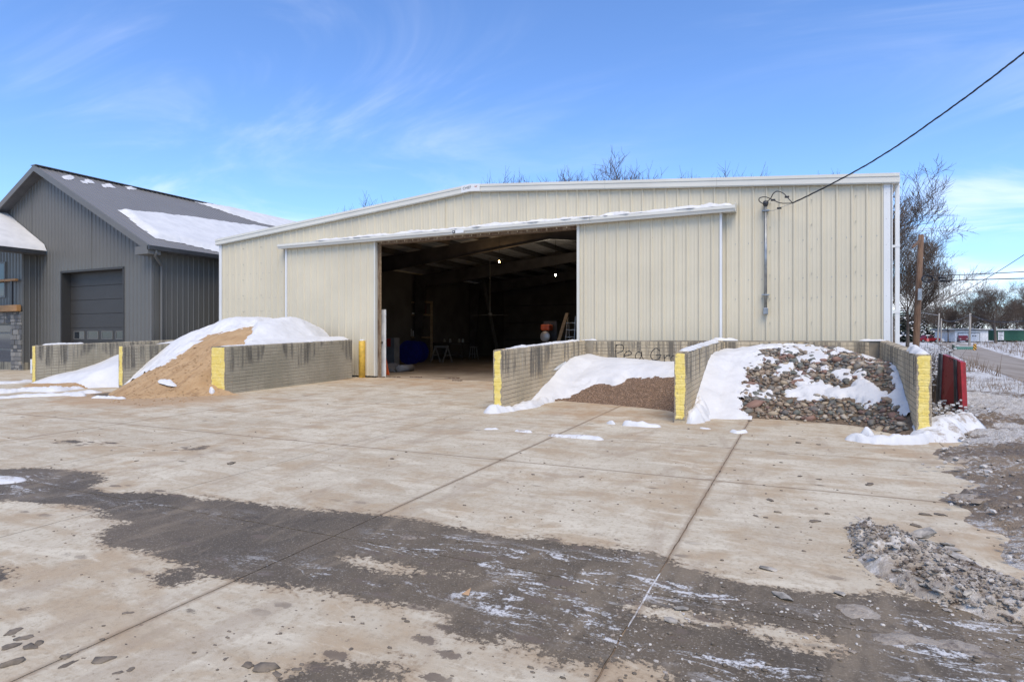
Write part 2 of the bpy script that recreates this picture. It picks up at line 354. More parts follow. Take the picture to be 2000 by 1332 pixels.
def mat_wood(name, c1, c2, rough=.75, sc=(1, 1, 9)):
    q = M(name, rough); n = q.noise(3, 6, .65, q.map(sc)); q.color(q.mix(q.ramp(n, .35, .68), c1, c2)); q.bump(n, .3, .01); return q.m
MT = dict(
    concrete=mat_concrete(), snow=mat_snow(), dsnow=mat_snow('trodden snow', .6), sand=mat_sand(), pea=mat_pea(), form=mat_form(), formw=mat_form('warm form concrete', 1.0),
    yellow=mat_yellow(), beige=mat_panel('beige wall sheet', (.565, .51, .38), .42, .03, 0, (.40, .34, .25)),
    trim=mat_panel('pale trim', (.60, .585, .515), .4, .08), white=mat_panel('white trim', (.66, .665, .65), .4, .06),
    track=mat_panel('track cover', (.60, .585, .52), .45, .1), grey=mat_panel('charcoal siding', (.116, .113, .102), .40, .10),
    greytrim=mat_panel('charcoal trim', (.125, .122, .113), .45, .1), greydoor=mat_panel('charcoal door', (.042, .041, .039), .5, .1), soffit=simple('soffit', (.10, .10, .105), .6),
    roofgrey=mat_panel('charcoal roof sheet', (.165, .157, .147), .4, .08), gutter=simple('dark gutter', (.035, .036, .038), .35),
    mud=mat_mudfield(), terrain=mat_terrain(), dirt=simple('joint dirt', (.17, .125, .085), .95, 0, .4, 8, .5), road=None,
    rust=mat_wood('rusty jamb', (.10, .055, .03), (.26, .20, .14), .8, (6, 6, 1)), timber=mat_wood('timber', (.36, .17, .055), (.47, .25, .09), .6, (1, 6, 6)),
    osb=mat_wood('strand board', (.45, .25, .07), (.62, .38, .13), .7, (7, 7, 7)), lumber=mat_wood('lumber', (.22, .15, .085), (.36, .26, .16)), oldwood=mat_wood('pole wood', (.10, .055, .032), (.19, .115, .07), .85, (9, 9, .6)),
    greywood=mat_wood('weathered pole', (.24, .22, .19), (.36, .33, .29), .9, (9, 9, .6)), bark=mat_wood('bark', (.075, .058, .045), (.15, .12, .098), .95, (6, 6, 1)), twig=simple('twigs', (.095, .070, .052), .9, 0, .35, 2),
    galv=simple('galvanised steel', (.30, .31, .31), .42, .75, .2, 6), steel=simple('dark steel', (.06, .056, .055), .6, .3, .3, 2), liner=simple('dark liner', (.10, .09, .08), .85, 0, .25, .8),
    deck=simple('roof underside', (.42, .42, .43), .6, .3, .2, 1), floor=None, black=simple('black rubber', (.012, .012, .013), .55), cable=simple('black cable', (.012, .013, .018), .5),
    bollard=simple('bollard yellow', (.70, .45, .07), .5, 0, .18, 7, .2), red=None, blue=simple('blue paint', (.012, .016, .16), .45, 0, .25, 6), orange=simple('orange plastic', (.52, .085, .02), .5, 0, .25, 5),
    wdoor=simple('white door paint', (.80, .80, .77), .45), label=simple('red label', (.50, .035, .025), .5), glass=None, stone=None)
q = M('road asphalt', .9); a = q.noise(.5, 4); st = q.noise(1.0, 5, .6, q.map((1.6, .08, 1), (0, 0, .13)))
q.color(q.mix(q.ramp(st, .4, .65), q.mix(q.ramp(a, .35, .65), (.20, .165, .13), (.25, .21, .17)), (.30, .265, .225))); q.bump(q.noise(60, 3), .4, .01); MT['road'] = q.m
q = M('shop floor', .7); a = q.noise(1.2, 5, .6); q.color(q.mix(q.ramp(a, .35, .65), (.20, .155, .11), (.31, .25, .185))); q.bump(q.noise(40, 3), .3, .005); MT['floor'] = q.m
q = M('rusty red paint', .55); a = q.noise(2.5, 7, .7); b = q.noise(18, 5, .7); z = q.sepxyz()[2]
rs = q.ramp(q.math('ADD', a, q.math('MULTIPLY', q.math('SUBTRACT', b, .5), .4)), .52, .68); q.color(q.mix(rs, (.30, .022, .026), (.085, .032, .022))); q.rough(q.ramp(rs, 0, 1, .4, .9)); q.bump(b, .4, .006); MT['red'] = q.m
q = M('window glass', .06, 0, .8); q.color((.02, .025, .03)); MT['glass'] = q.m
# river stones: colour from the object's own random number, or from a vertex value on the small ones
def stone_mat(name, use_attr):
    q = M(name, .62, 0, .35)
    f = q.attr('tone') if use_attr else N(q.t, 'ShaderNodeObjectInfo').outputs['Random']
    n = N(q.t, 'ShaderNodeValToRGB'); q.L(f, n.inputs[0]); r = n.color_ramp; r.interpolation = 'CONSTANT'
    cols = [(.17, .155, .13), (.29, .22, .155), (.10, .10, .09), (.23, .135, .10), (.36, .29, .20), (.13, .135, .115), (.21, .165, .12), (.16, .10, .08), (.40, .35, .28), (.15, .13, .11), (.25, .20, .15), (.12, .11, .10)]
    r.elements[0].color = (*cols[0], 1); r.elements[1].position = 1 / 12; r.elements[1].color = (*cols[1], 1)
    for i in range(2, 12): e = r.elements.new(i / 12); e.color = (*cols[i], 1)
    a = q.noise(28, 5, .7, q.co); c = q.mix(q.math('MULTIPLY', q.ramp(a, .42, .68), .45), n.outputs[0], q.mix(.5, n.outputs[0], (.05, .045, .04))); q.color(c); q.bump(a, .3, .006); return q.m
MT['stone'] = stone_mat('river stone', False); MT['stones'] = stone_mat('small river stones', True)

# ------------------------------------------------------------------ terrain
def zroad(y): return -0.9 + 0.9 * sstep(55, 125, y)
def terr(x, y):
    wgt = sstep(2.9, 9.0, x); return (1 - wgt) * yard(x, y) + wgt * zroad(y)
RD0, RD1 = None, None
def on_plane(px, py, z): d = ray(px, py); return CAM + d * ((z - CAM[2]) / d[2])
def grid_mesh(name, xs, ys, zf, m, smooth=True, **k):
    X, Y = np.meshgrid(xs, ys, indexing='ij'); Z = zf(X, Y); nx, ny = len(xs), len(ys)
    v = np.stack([X, Y, Z], -1).reshape(-1, 3); i = np.arange(nx * ny).reshape(nx, ny)
    f = np.stack([i[:-1, :-1], i[1:, :-1], i[1:, 1:], i[:-1, 1:]], -1).reshape(-1, 4)
    return obj(name, v, f, m, smooth=smooth, **k)
xs = np.concatenate([np.linspace(-700, -60, 10)[:-1], np.linspace(-60, 2, 32)[:-1], np.linspace(2, 22, 90)[:-1], np.linspace(22, 120, 70)[:-1], np.linspace(120, 900, 14)])
ys = np.concatenate([np.linspace(-300, -24, 10)[:-1], np.linspace(-24, -2, 30)[:-1], np.linspace(-2, 40, 110)[:-1], np.linspace(40, 170, 80)[:-1], np.linspace(170, 1500, 16)])
ra = on_plane(2000, 745, -.9); rb = on_plane(1868, 696, -.9); rdir = (rb - ra)[:2] / np.linalg.norm((rb - ra)[:2]); rnorm = np.array([rdir[1], -rdir[0]])
RW_ = 5.0
def road_off(x, y): return (x - ra[0]) * rnorm[0] + (y - ra[1]) * rnorm[1]      # 0 at the near edge, RW_ at the far edge
def terr_z(X, Y):
    z = terr(X, Y) - 0.07; ro = road_off(X, Y); off = np.maximum(np.maximum(-ro, ro - RW_), 0)
    bump = (fbm(X * .45, Y * .45, 4) - .5) * .55 + (fbm(X * 2.1, Y * 2.1, 3) - .5) * .16
    amp = sstep(3.0, 5.0, X) * sstep(0.25, 2.2, off); bank = .28 * np.exp(-((off - 1.6) / .9) ** 2) * sstep(3, 6, X) * sstep(60, 30, Y)
    ditch = -.45 * sstep(1.5, 5, ro - RW_) * sstep(12, 6, ro - RW_) * sstep(120, 60, Y)
    return z + bump * amp + bank + ditch
obj_ = grid_mesh('ground', xs, ys, terr_z, MT['terrain'], kind='structure')
# the road, a strip laid just above the ground
ts = np.concatenate([np.linspace(-60, 120, 90), np.linspace(130, 420, 20)]); v = []; f = []
for t in ts:
    for o_ in np.linspace(0, RW_, 6):
        p = ra[:2] + rdir * t + rnorm * o_; v.append((p[0], p[1], float(terr(p[0], p[1])) - .035 - .02 * abs(o_ / RW_ - .5)))
for i in range(len(ts) - 1):
    for k in range(5): f.append((i * 6 + k, i * 6 + k + 1, (i + 1) * 6 + k + 1, (i + 1) * 6 + k))
obj('road', v, f, MT['road'], smooth=True, kind='structure')

# ------------------------------------------------------------------ concrete yard: slabs with open joints
WET = Gpoly([(-400, 935), (-150, 915), (0, 915), (100, 912), (195, 925), (205, 938), (170, 950), (205, 962), (330, 964), (420, 977), (500, 985), (560, 991), (640, 1000), (700, 1001), (780, 1012), (860, 1026), (900, 1031), (980, 1046), (1080, 1047), (1110, 1060), (1200, 1068), (1290, 1078), (1320, 1100), (1372, 1117), (1440, 1139), (1500, 1147), (1586, 1161), (1681, 1166), (1760, 1160), (1870, 1180), (2000, 1200), (2200, 1260), (2300, 1420), (1500, 1420), (1330, 1345), (1244, 1312), (1175, 1297), (1132, 1297), (1081, 1280), (1038, 1260), (999, 1254), (935, 1256), (892, 1245), (866, 1232), (875, 1211), (870, 1198), (832, 1183), (763, 1174), (686, 1164), (635, 1154), (558, 1143), (502, 1134), (468, 1129), (421, 1125), (374, 1112), (335, 1099), (275, 1078), (232, 1067), (198, 1056), (189, 1043), (215, 1028), (266, 1021), (240, 1018), (193, 1003), (180, 992), (64, 981), (0, 979), (-150, 985), (-400, 1010)])
ISL = [Gpoly([(647, 1084), (729, 1093), (806, 1103), (875, 1118), (930, 1127), (875, 1127), (832, 1123), (737, 1116), (686, 1108), (664, 1097)]),
       Gpoly([(1225, 1182), (1329, 1189), (1457, 1211), (1612, 1241), (1660, 1273), (1586, 1271), (1475, 1247), (1440, 1230), (1307, 1217), (1255, 1203)]),
       Gpoly([(1190, 1290), (1260, 1296), (1310, 1306), (1340, 1330), (1200, 1345), (1150, 1310)])]
SPOTS = [Gpoly(p) for p in ([(700, 1300), (760, 1292), (800, 1305), (790, 1332), (720, 1332)], [(308, 1120), (340, 1112), (388, 1126), (350, 1140), (312, 1138)], [(-30, 1112), (0, 1108), (26, 1116), (10, 1130), (-30, 1135)], [(110, 862), (150, 857), (180, 862), (140, 867)], [(185, 864), (232, 864), (205, 869)], [(365, 877), (402, 872), (385, 880)], [(560, 1330), (640, 1300), (690, 1320), (640, 1345)], [(180, 770), (230, 765), (300, 775), (220, 779)])]
JX = [-34, -31.4, -28.9, -26.4, -23.8, -21.3, -18.8, -16.3, -13.8, -11.25, -8.72, -6.18, -3.69, -1.14, 1.4, 3.9]
JY = [-19.6, -15.6, -12.45, -9.42, -7.58, -4.9, -2.45, -0.02]
yard_root = thing('concrete_yard', (0, 0, 0), None, None, kind='structure')
def jit(t, k): return (fbm(t * 9 + 31 * k, t * 0 + k * 7.7, 3) - .5) * .016
for i in range(len(JX) - 1):
    for j in range(len(JY) - 1):
        x0, x1, y0, y1 = JX[i], JX[i + 1], JY[j], JY[j + 1]; near = y0 > -16 and x0 > -17
        st = .11 if near else .3; nx = max(2, int((x1 - x0) / st)) + 1; ny = max(2, int((y1 - y0) / st)) + 1
        gp = .006; X, Y = np.meshgrid(np.linspace(x0, x1, nx), np.linspace(y0, y1, ny), indexing='ij')
        X = X.copy(); Y = Y.copy()
        X[0] += gp + jit(Y[0], i); X[-1] -= gp - jit(Y[-1], i + 1); Y[:, 0] += gp + jit(X[:, 0], j + 40) * .8; Y[:, -1] -= gp - jit(X[:, -1], j + 41) * .8
        if j == len(JY) - 2: Y[:, -1] = -.02
        Z = yard(X, Y) + (fbm(X * .5, Y * .5, 3) - .5) * .012
        v = np.stack([X, Y, Z], -1).reshape(-1, 3); idx = np.arange(nx * ny).reshape(nx, ny)
        f = np.stack([idx[:-1, :-1], idx[1:, :-1], idx[1:, 1:], idx[:-1, 1:]], -1).reshape(-1, 4).tolist()
        rim = np.concatenate([idx[:, 0], idx[-1, 1:], idx[-2::-1, -1], idx[0, -2:0:-1]]); low = v[rim] - np.array([0, 0, .05]); b0 = len(v)
        v = np.vstack([v, low]); n_ = len(rim); f += [(rim[k], b0 + k, b0 + (k + 1) % n_, rim[(k + 1) % n_]) for k in range(n_)]
        o = obj('concrete_slab', v, f, MT['concrete'], yard_root)
        px, py = v[:, 0], v[:, 1]; wv = sdist(px, py, WET)
        for p_ in ISL: wv = np.minimum(wv, -sdist(px, py, p_))
        for p_ in SPOTS: wv = np.maximum(wv, sdist(px, py, p_) + .015)
        wv += (fbm(px * 1.1, py * 1.1, 3) - .5) * .10
        fattr(o, 'wet', np.clip(wv, -1.5, 1.5))
        fattr(o, 'frost', sstep(-.05, .5, wv) * (.35 + .65 * sstep(-5.5, -1.0, px)) * sstep(.40, .62, fbm(px * .55 + 3, py * .55, 3) + .10 * sstep(-3, 0, px)))
        tan_ = 1.1 * np.exp(-np.maximum(np.hypot((px + 14.8) / 1.7, (py + 6.6) / 1.0) - 1, 0) * 1.5) + .5 * np.exp(-np.maximum(np.hypot((px + 3.2) / 1.6, (py + 4.6) / 1.2) - 1, 0) * 2.0) + .55 * np.exp(-np.maximum(np.hypot((px + 9.4) / 4.2, (py + 0.9) / 1.0) - 1, 0) * 1.2) + .2 * np.exp(-((px - 1.6) / 1.2) ** 2)
        fattr(o, 'tan', tan_ * .8)
        fattr(o, 'joint', np.minimum(np.minimum(px - x0 + (0 if i in (9, 12, 13) else .03), x1 - px + (0 if i + 1 in (9, 12, 13) else .03)), np.minimum(py - y0 + (0 if j == 3 else .018 if j == 4 else .035), y1 - py + (0 if j == 2 else .018 if j == 3 else .035))))
v = [(x, y, float(yard(x, y)) - .007) for x in (-34, 3.9) for y in (-19.6, -.02)]
obj('joint_bed', v, [(0, 2, 3, 1)], MT['dirt'], yard_root)
# ------------------------------------------------------------------ ribbed metal sheet
def profile(a0, a1, pitch, h, base, top, phase, minor=True):
    """list of (along, out) of a ribbed sheet between a0 and a1"""
    pts = [(a0, 0.0)]; k0 = math.floor((a0 - phase) / pitch) - 1
    k = k0
    while True:
        c_ = phase + k * pitch
        if c_ - base > a1: break
        seq = [(c_ - base / 2, 0), (c_ - top / 2, h), (c_ + top / 2, h), (c_ + base / 2, 0)]
        if minor:
            for m_ in (1 / 3 + .02, 2 / 3 - .02):
                e = c_ + pitch * m_; seq += [(e - .022, 0), (e - .010, .0045), (e + .010, .0045), (e + .022, 0)]
        for p in seq:
            if a0 + 1e-4 < p[0] < a1 - 1e-4: pts.append(p)
        k += 1
    pts.append((a1, 0.0)); return pts
def sheet(name, a0, a1, zb, zt, place, m, parent, pitch=.3048, h=.032, base=.075, top=.028, phase=0.0, minor=True):
    pr = profile(a0, a1, pitch, h, base, top, phase, minor); v = []; f = []
    for a, d in pr: v += [place(a, d, zb(a)), place(a, d, zt(a))]
    for i in range(len(pr) - 1): f.append((2 * i, 2 * i + 2, 2 * i + 3, 2 * i + 1))
    return obj(name, v, f, m, parent)
def sheets(name, a0, a1, width, zb, zt, place, m, parent, **k):
    n = max(1, round((a1 - a0) / width)); e = np.linspace(a0, a1, n + 1)
    for i in range(n):
        jog = .0018 * (i % 2)
        sheet(name, e[i], e[i + 1], zb, zt, lambda a, d, z: place(a, d + jog, z), m, parent, **k)

# ------------------------------------------------------------------ warehouse
XL, XR, XP, EAVE, PEAK, DEEP = -20.22, 1.45, -9.35, 4.93, 5.83, 24.0
OL, OR, OT = -12.86, -5.99, 4.33
def roofz(x): return PEAK - abs(x - XP) * (PEAK - EAVE) / (XP - XL) if x < XP else PEAK - (x - XP) * (PEAK - EAVE) / (1.52 - XP)
wh = thing('warehouse', (XP, 0, 0), 'long beige ribbed metal warehouse with a wide open sliding doorway', 'warehouse')
fr = lambda a, d, z: (a, -d, z)
zt = lambda x: roofz(x) - .004
sheets('wall_panel', XL, OL - .9, .9144, lambda a: 0.02, zt, fr, MT['beige'], wh, phase=XR - .16)
sheets('wall_panel', OL - .9, OL, .9144, lambda a: 0.02, zt, fr, MT['beige'], wh, phase=XR - .16)
sheets('wall_panel', OL, OR, .9144, lambda a: OT + .02, zt, fr, MT['beige'], wh, phase=XR - .16)
sheets('wall_panel', OR, XR, .9144, lambda a: 0.02, zt, fr, MT['beige'], wh, phase=XR - .16)
# side and rear walls, inside liner, floor, roof deck
sheets('wall_panel', 0.0, DEEP, .9144 * 3, lambda a: 0.02, lambda a: roofz(XR) - .004, lambda a, d, z: (XR + d, a, z), MT['beige'], wh, phase=.1)
sheets('wall_panel', 0.0, DEEP, .9144 * 3, lambda a: 0.02, lambda a: roofz(XL) - .004, lambda a, d, z: (XL - d, a, z), MT['beige'], wh, phase=.1)
sheets('wall_panel', XL, XR, .9144 * 3, lambda a: 0.02, zt, lambda a, d, z: (a, DEEP + d, z), MT['beige'], wh)
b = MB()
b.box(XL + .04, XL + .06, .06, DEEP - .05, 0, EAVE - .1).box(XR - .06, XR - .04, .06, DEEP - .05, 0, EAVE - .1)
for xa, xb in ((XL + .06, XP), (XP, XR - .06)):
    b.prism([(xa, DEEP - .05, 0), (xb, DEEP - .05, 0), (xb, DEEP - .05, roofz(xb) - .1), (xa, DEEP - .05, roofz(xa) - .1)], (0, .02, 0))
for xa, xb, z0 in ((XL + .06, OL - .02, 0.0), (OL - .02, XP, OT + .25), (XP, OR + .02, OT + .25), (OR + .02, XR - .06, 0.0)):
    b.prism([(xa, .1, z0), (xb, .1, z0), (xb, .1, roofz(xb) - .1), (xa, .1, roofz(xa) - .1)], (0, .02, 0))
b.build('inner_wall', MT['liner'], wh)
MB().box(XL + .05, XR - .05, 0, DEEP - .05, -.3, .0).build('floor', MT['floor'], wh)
for sgn, xa, xb in ((0, XL - .12, XP), (1, XP, XR + .14)):
    n_ = 12; e = np.linspace(xa, xb, n_ + 1)
    for i in range(n_):
        pr = profile(e[i], e[i + 1], .3048, .03, .07, .028, .1); v = []; f = []
        for a, d in pr: v += [(a, -.10, roofz(a) + d), (a, DEEP + .1, roofz(a) + d)]
        f = [(2 * k, 2 * k + 2, 2 * k + 3, 2 * k + 1) for k in range(len(pr) - 1)]
        obj('roof_sheet', v, f, MT['deck'], wh)
# steel frames and purlins inside
for yf in (6.2, 12.4, 18.6):
    for xa, xb in ((XL + .3, XP), (XR - .3, XP)):
        b = MB(); e = .55; hip = .62
        za, zb_ = roofz(xa) - .28, roofz(xb) - .28
        for off0, off1, wd in ((0, .014, .17), (-hip, -hip + .014, .17)):
            o0 = off0; b.prism([(xa, yf - wd / 2, za + (o0 if o0 == 0 else -.75)), (xb, yf - wd / 2, zb_ + (o0 if o0 == 0 else -.42)), (xb, yf - wd / 2, zb_ + (o0 if o0 == 0 else -.42) + .014), (xa, yf - wd / 2, za + (o0 if o0 == 0 else -.75) + .014)], (0, wd, 0))
        b.prism([(xa, yf - .005, za - .75), (xb, yf - .005, zb_ - .42), (xb, yf - .005, zb_), (xa, yf - .005, za)], (0, .01, 0))
        b.build('rafter', MT['steel'], wh)
        b = MB(); sg = 1 if xa < xb else -1
        b.prism([(xa, yf - .09, 0), (xa + sg * .3, yf - .09, 0), (xa + sg * .75, yf - .09, za - .3), (xa, yf - .09, za - .3)], (0, .18, 0)); b.build('column', MT['steel'], wh)
for k in range(1, 15):
    x = XL + .6 + k * 1.42
    if abs(x - XP) < .3: continue
    MB().box(x - .035, x + .035, .12, DEEP - .1, roofz(x) - .24, roofz(x) - .035).build('purlin', MT['steel'], wh)
for z in (1.1, 2.3, 3.5): MB().box(XL + .3, XR - .3, DEEP - .28, DEEP - .08, z, z + .07).build('wall_girt', MT['steel'], wh)
# rake trim in sections, ridge cap
def rake(xa, xb, name='rake_trim'):
    b = MB(); za, zb_ = roofz(xa), roofz(xb)
    for y0, y1, lo, hi in ((-.135, -.03, -.155, -.022), (-.150, -.02, -.024, .042), (-.120, -.03, -.175, -.150)):
        b.prism([(xa, y0, za + lo), (xb, y0, zb_ + lo), (xb, y0, zb_ + hi), (xa, y0, za + hi)], (0, y1 - y0, 0))
    b.prism([(xa, -.15, za + .042), (xb, -.15, zb_ + .042), (xb, -.15, zb_ + .050), (xa, -.15, za + .050)], (0, .32, 0))
    return b.build(name, MT['trim'], wh)
e = [XL - .12, -18.1, -15.0, -12.0, XP - .32]
for i in range(4): rake(e[i], e[i + 1] - .004)
e = [XP + .32, -5.2, -2.3, XR + .16]
for i in range(3): rake(e[i] + .004, e[i + 1])
b = MB(); zc = roofz(XP)
for x0, x1 in ((XP - .32, XP), (XP, XP + .32)): b.prism([(x0, -.155, roofz(x0) - .16), (x1, -.155, roofz(x1) - .16), (x1, -.155, roofz(x1) + .055), (x0, -.155, roofz(x0) + .055)], (0, .13, 0))
cap = b.build('peak_cap', MT['white'], wh)
def text(body, size, loc, rot, m, parent, name, ext=.001):
    c_ = bpy.data.curves.new(name, 'FONT'); c_.body = body; c_.size = size; c_.extrude = ext; c_.align_x = 'CENTER'; c_.align_y = 'CENTER'
    t_ = bpy.data.objects.new('tmp', c_); COL.objects.link(t_); bpy.context.view_layer.update()
    me = bpy.data.meshes.new_from_object(t_.evaluated_get(bpy.context.evaluated_depsgraph_get())); bpy.data.objects.remove(t_)
    me.transform(Matrix.Translation(loc) @ rot.to_4x4()); me.materials.clear(); me.materials.append(m)
    return _setup(bpy.data.objects.new(name, me), parent, None, None, None, None)
RX = Matrix.Rotation(R(90), 3, 'X'); inkm = simple('dark print', (.03, .03, .035), .6); redm = simple('faded red print', (.45, .20, .19), .6)
t_ = Matrix.Rotation(-.075, 3, 'Y'); text('CHIEF', .11, Vector((XP - .12, -.157, zc - .055)), t_ @ RX, inkm, cap, 'lettering')
MB().prism([(XP + .12, -.157, zc - .03), (XP + .24, -.157, zc - .02), (XP + .20, -.157, zc - .07)], (0, .001, 0)).build('emblem', redm, cap)
# corner trims, downspout
MB().box(XR - .14, XR + .012, -.042, -.004, .0, roofz(XR) - .17).box(XR - .004, XR + .035, -.042, .10, .0, roofz(XR) - .17).build('corner_trim', MT['white'], wh)
MB().box(XL - .03, XL + .10, -.042, -.004, .0, roofz(XL) - .17).build('corner_trim', MT['white'], wh)
ds = MB().box(XR + .10, XR + .19, .12, .20, .1, roofz(XR) - .14, .012).build('downspout', MT['white'], wh)
for z in (1.85, 3.35): MB().box(XR + .02, XR + .198, .112, .208, z, z + .05).build('strap', MT['white'], ds)
MB().box(XR + .04, XR + .17, -.10, DEEP, roofz(XR) - .17, roofz(XR) - .03).build('gutter', MT['trim'], wh)
# door frame
b = MB().box(OL - .02, OL + .045, -.03, .05, 0, OT + .02); b.build('jamb', MT['rust'], wh)
MB().box(OL + .045, OL + .07, .0, .06, 0, OT).build('jamb', MT['lumber'], wh)
MB().box(OR - .06, OR + .02, .03, .16, 0, OT).build('jamb', MT['rust'], wh)
MB().box(OL - .05, OR + .05, -.03, .16, OT - .02, OT + .22).build('header', MT['rust'], wh)
# sliding doors
def door(name, x0, x1, label):
    d = thing(name, ((x0 + x1) / 2, -.12, .05), label, None, parent=wh) if False else None
    p = MB().box(x0 + .02, x1 - .02, -.125, -.06, .06, 4.42).build('sliding_door', MT['beige'], wh); p['label'] = label
    sheets('door_panel', x0 + .03, x1 - .03, .9144, lambda a: .05, lambda a: 4.40, lambda a, d_, z: (a, -.128 - d_, z), MT['beige'], p, phase=x0 + .22)
    for x, wd, m_ in ((x0, .075, 'white'), (x1 - .055, .055, 'trim')): MB().box(x, x + wd, -.172, -.05, .05, 4.41).build('edge_trim', MT[m_], p)
    return p
d1 = door('sliding_door', -16.78, OL - .005, 'left sliding door leaf, half hidden behind the gravel bin')
d2 = door('sliding_door', OR + .005, -2.17, 'right sliding door leaf beside the open doorway')
d2.children[-2].data.materials[0] = MT['trim']; d2.children[-1].data.materials[0] = MT['white']
# track hood over the doors
for i, (xa, xb) in enumerate(((-16.96, -15.05), (-15.05, -11.55), (-11.55, -5.55), (-5.55, -1.84))):
    b = MB(); y0, y1 = -.36, -.03
    b.prism([(xa, y1, 4.60), (xa, y0, 4.535), (xa, y0, 4.46), (xa, y0 + .012, 4.46), (xa, y0 + .012, 4.525), (xa, y1, 4.59)], (xb - xa - .006, 0, 0))
    b.prism([(xa, y0 + .016, 4.46), (xa, y0 + .045, 4.385), (xa, y0 + .052, 4.385), (xa, y0 + .028, 4.46)], (xb - xa - .006, 0, 0))
    b.box(xa, xb - .006, y0 + .05, y1, 4.40, 4.42); b.build('track_hood', MT['track'], wh)
bx = MB().box(-1.845, -1.835, -.36, -.03, 4.385, 4.60).build('hood_end', MT['trim'], wh)
mk = MB().box(-9.86, -9.46, -.372, -.361, 4.405, 4.50).build('maker_plate', MT['white'], wh); MB().box(-9.845, -9.745, -.376, -.373, 4.41, 4.495).build('emblem', inkm, mk); MB().prism([(-9.825, -.379, 4.47), (-9.765, -.379, 4.475), (-9.80, -.379, 4.43)], (0, .002, 0)).build('emblem', MT['white'], mk)
# screw heads in girt rows
b = MB()
for z in (0.35, 1.05, 2.25, 2.72, 3.62):
    for x in np.arange(XL + .3, XR - .1, .3048):
        if OL - 4.0 < x < OR + 3.9: continue
        xx = x + .07; b.box(xx - .009, xx + .009, -.013, 0, z - .009, z + .009)
for z in np.arange(.5, 4.6, .58):
    for x in (-1.07, -.155, .76, 1.36, -19.0, -18.1): b.box(x - .006, x + .006, -.044, 0, z - .006, z + .006)
for x0, x1 in ((-16.7, OL - .1), (OR + .1, -2.3)):
    for z in (.4, 1.8, 3.9):
        for x in np.arange(x0 + .15, x1, .3048): b.box(x - .009, x + .009, -.139, -.12, z - .009, z + .009)
b.build('screw_heads', MT['galv'], wh, kind='stuff')

# ------------------------------------------------------------------ dark grey building on the left
XG0, XG1, YG = -35.6, -22.0, -1.5
GP, GE = -28.75, 4.72
def groof(x): return 8.30 - abs(x - GP) * .515
gb = thing('grey_metal_building', (GP, YG, 0), 'dark charcoal metal building with steep gable and overhead door', 'building')
fr2 = lambda a, d, z: (a, YG - d, z)
DL, DR, DT = -27.6, -23.62, 3.92
KW = dict(pitch=.2286, h=.019, base=.06, top=.026, minor=False)
gz = lambda a: groof(a) - .12
sheets('siding_panel', XG0, GP, .9144, lambda a: .27, gz, fr2, MT['grey'], gb, **KW)
sheets('siding_panel', GP, DL, .9144, lambda a: .27, gz, fr2, MT['grey'], gb, **KW)
sheets('siding_panel', DL, DR, .9144, lambda a: DT, gz, fr2, MT['grey'], gb, **KW)
sheets('siding_panel', DR, XG1, .9144, lambda a: .27, gz, fr2, MT['grey'], gb, **KW)
sheets('siding_panel', YG, 16.0, .9144 * 2, lambda a: .27, lambda a: groof(XG1) - .1, lambda a, d, z: (XG1 + d, a, z), MT['grey'], gb, **KW)
sheets('siding_panel', XG0, XG1, .9144 * 3, lambda a: .27, gz, lambda a, d, z: (a, 16 + d, z), MT['grey'], gb, **KW)
MB().box(XG0, DL, YG - .02, YG + .15, -.3, .27).box(DR, XG1 + .02, YG - .02, YG + .15, -.3, .27).box(XG1 - .15, XG1 + .021, YG + .15, 16, -.3, .27).build('foundation', MT['form'], gb)
MB().box(XG1 - .07, XG1 + .035, YG - .035, YG + .06, .27, groof(XG1) - .2).build('corner_trim', MT['greytrim'], gb)
# overhead door with five sections
b = MB().box(DL - .05, DL + .02, YG - .04, YG + .42, 0, DT).box(DR - .02, DR + .05, YG - .04, YG + .42, 0, DT).box(DL - .05, DR + .05, YG - .04, YG + .42, DT - .02, DT + .06); b.build('door_surround', MT['greydoor'], gb)
od = MB().box(DL, DR, YG + .36, YG + .40, 0, DT).build('overhead_door', MT['greydoor'], gb)
hs = DT / 7
for k in range(7):
    z0 = k * hs
    s_ = MB().box(DL + .03, DR - .03, YG + .315, YG + .36, z0 + .006, z0 + hs - .006, .008).build('door_section', MT['greydoor'], od)
    if k == 2:
        for xw in np.linspace(DL + .62, DR - .62, 4):
            o_ = MB()
            for x0, x1, z2, z3 in ((xw - .36, xw + .36, z0 + .10, z0 + .13), (xw - .36, xw + .36, z0 + .40, z0 + .43), (xw - .36, xw - .32, z0 + .13, z0 + .40), (xw + .32, xw + .36, z0 + .13, z0 + .40)): o_.box(x0, x1, YG + .295, YG + .318, z2, z3)
            o_.build('window_frame', MT['greytrim'], od); MB().box(xw - .32, xw + .32, YG + .305, YG + .312, z0 + .13, z0 + .40).build('window_pane', MT['glass'], od)
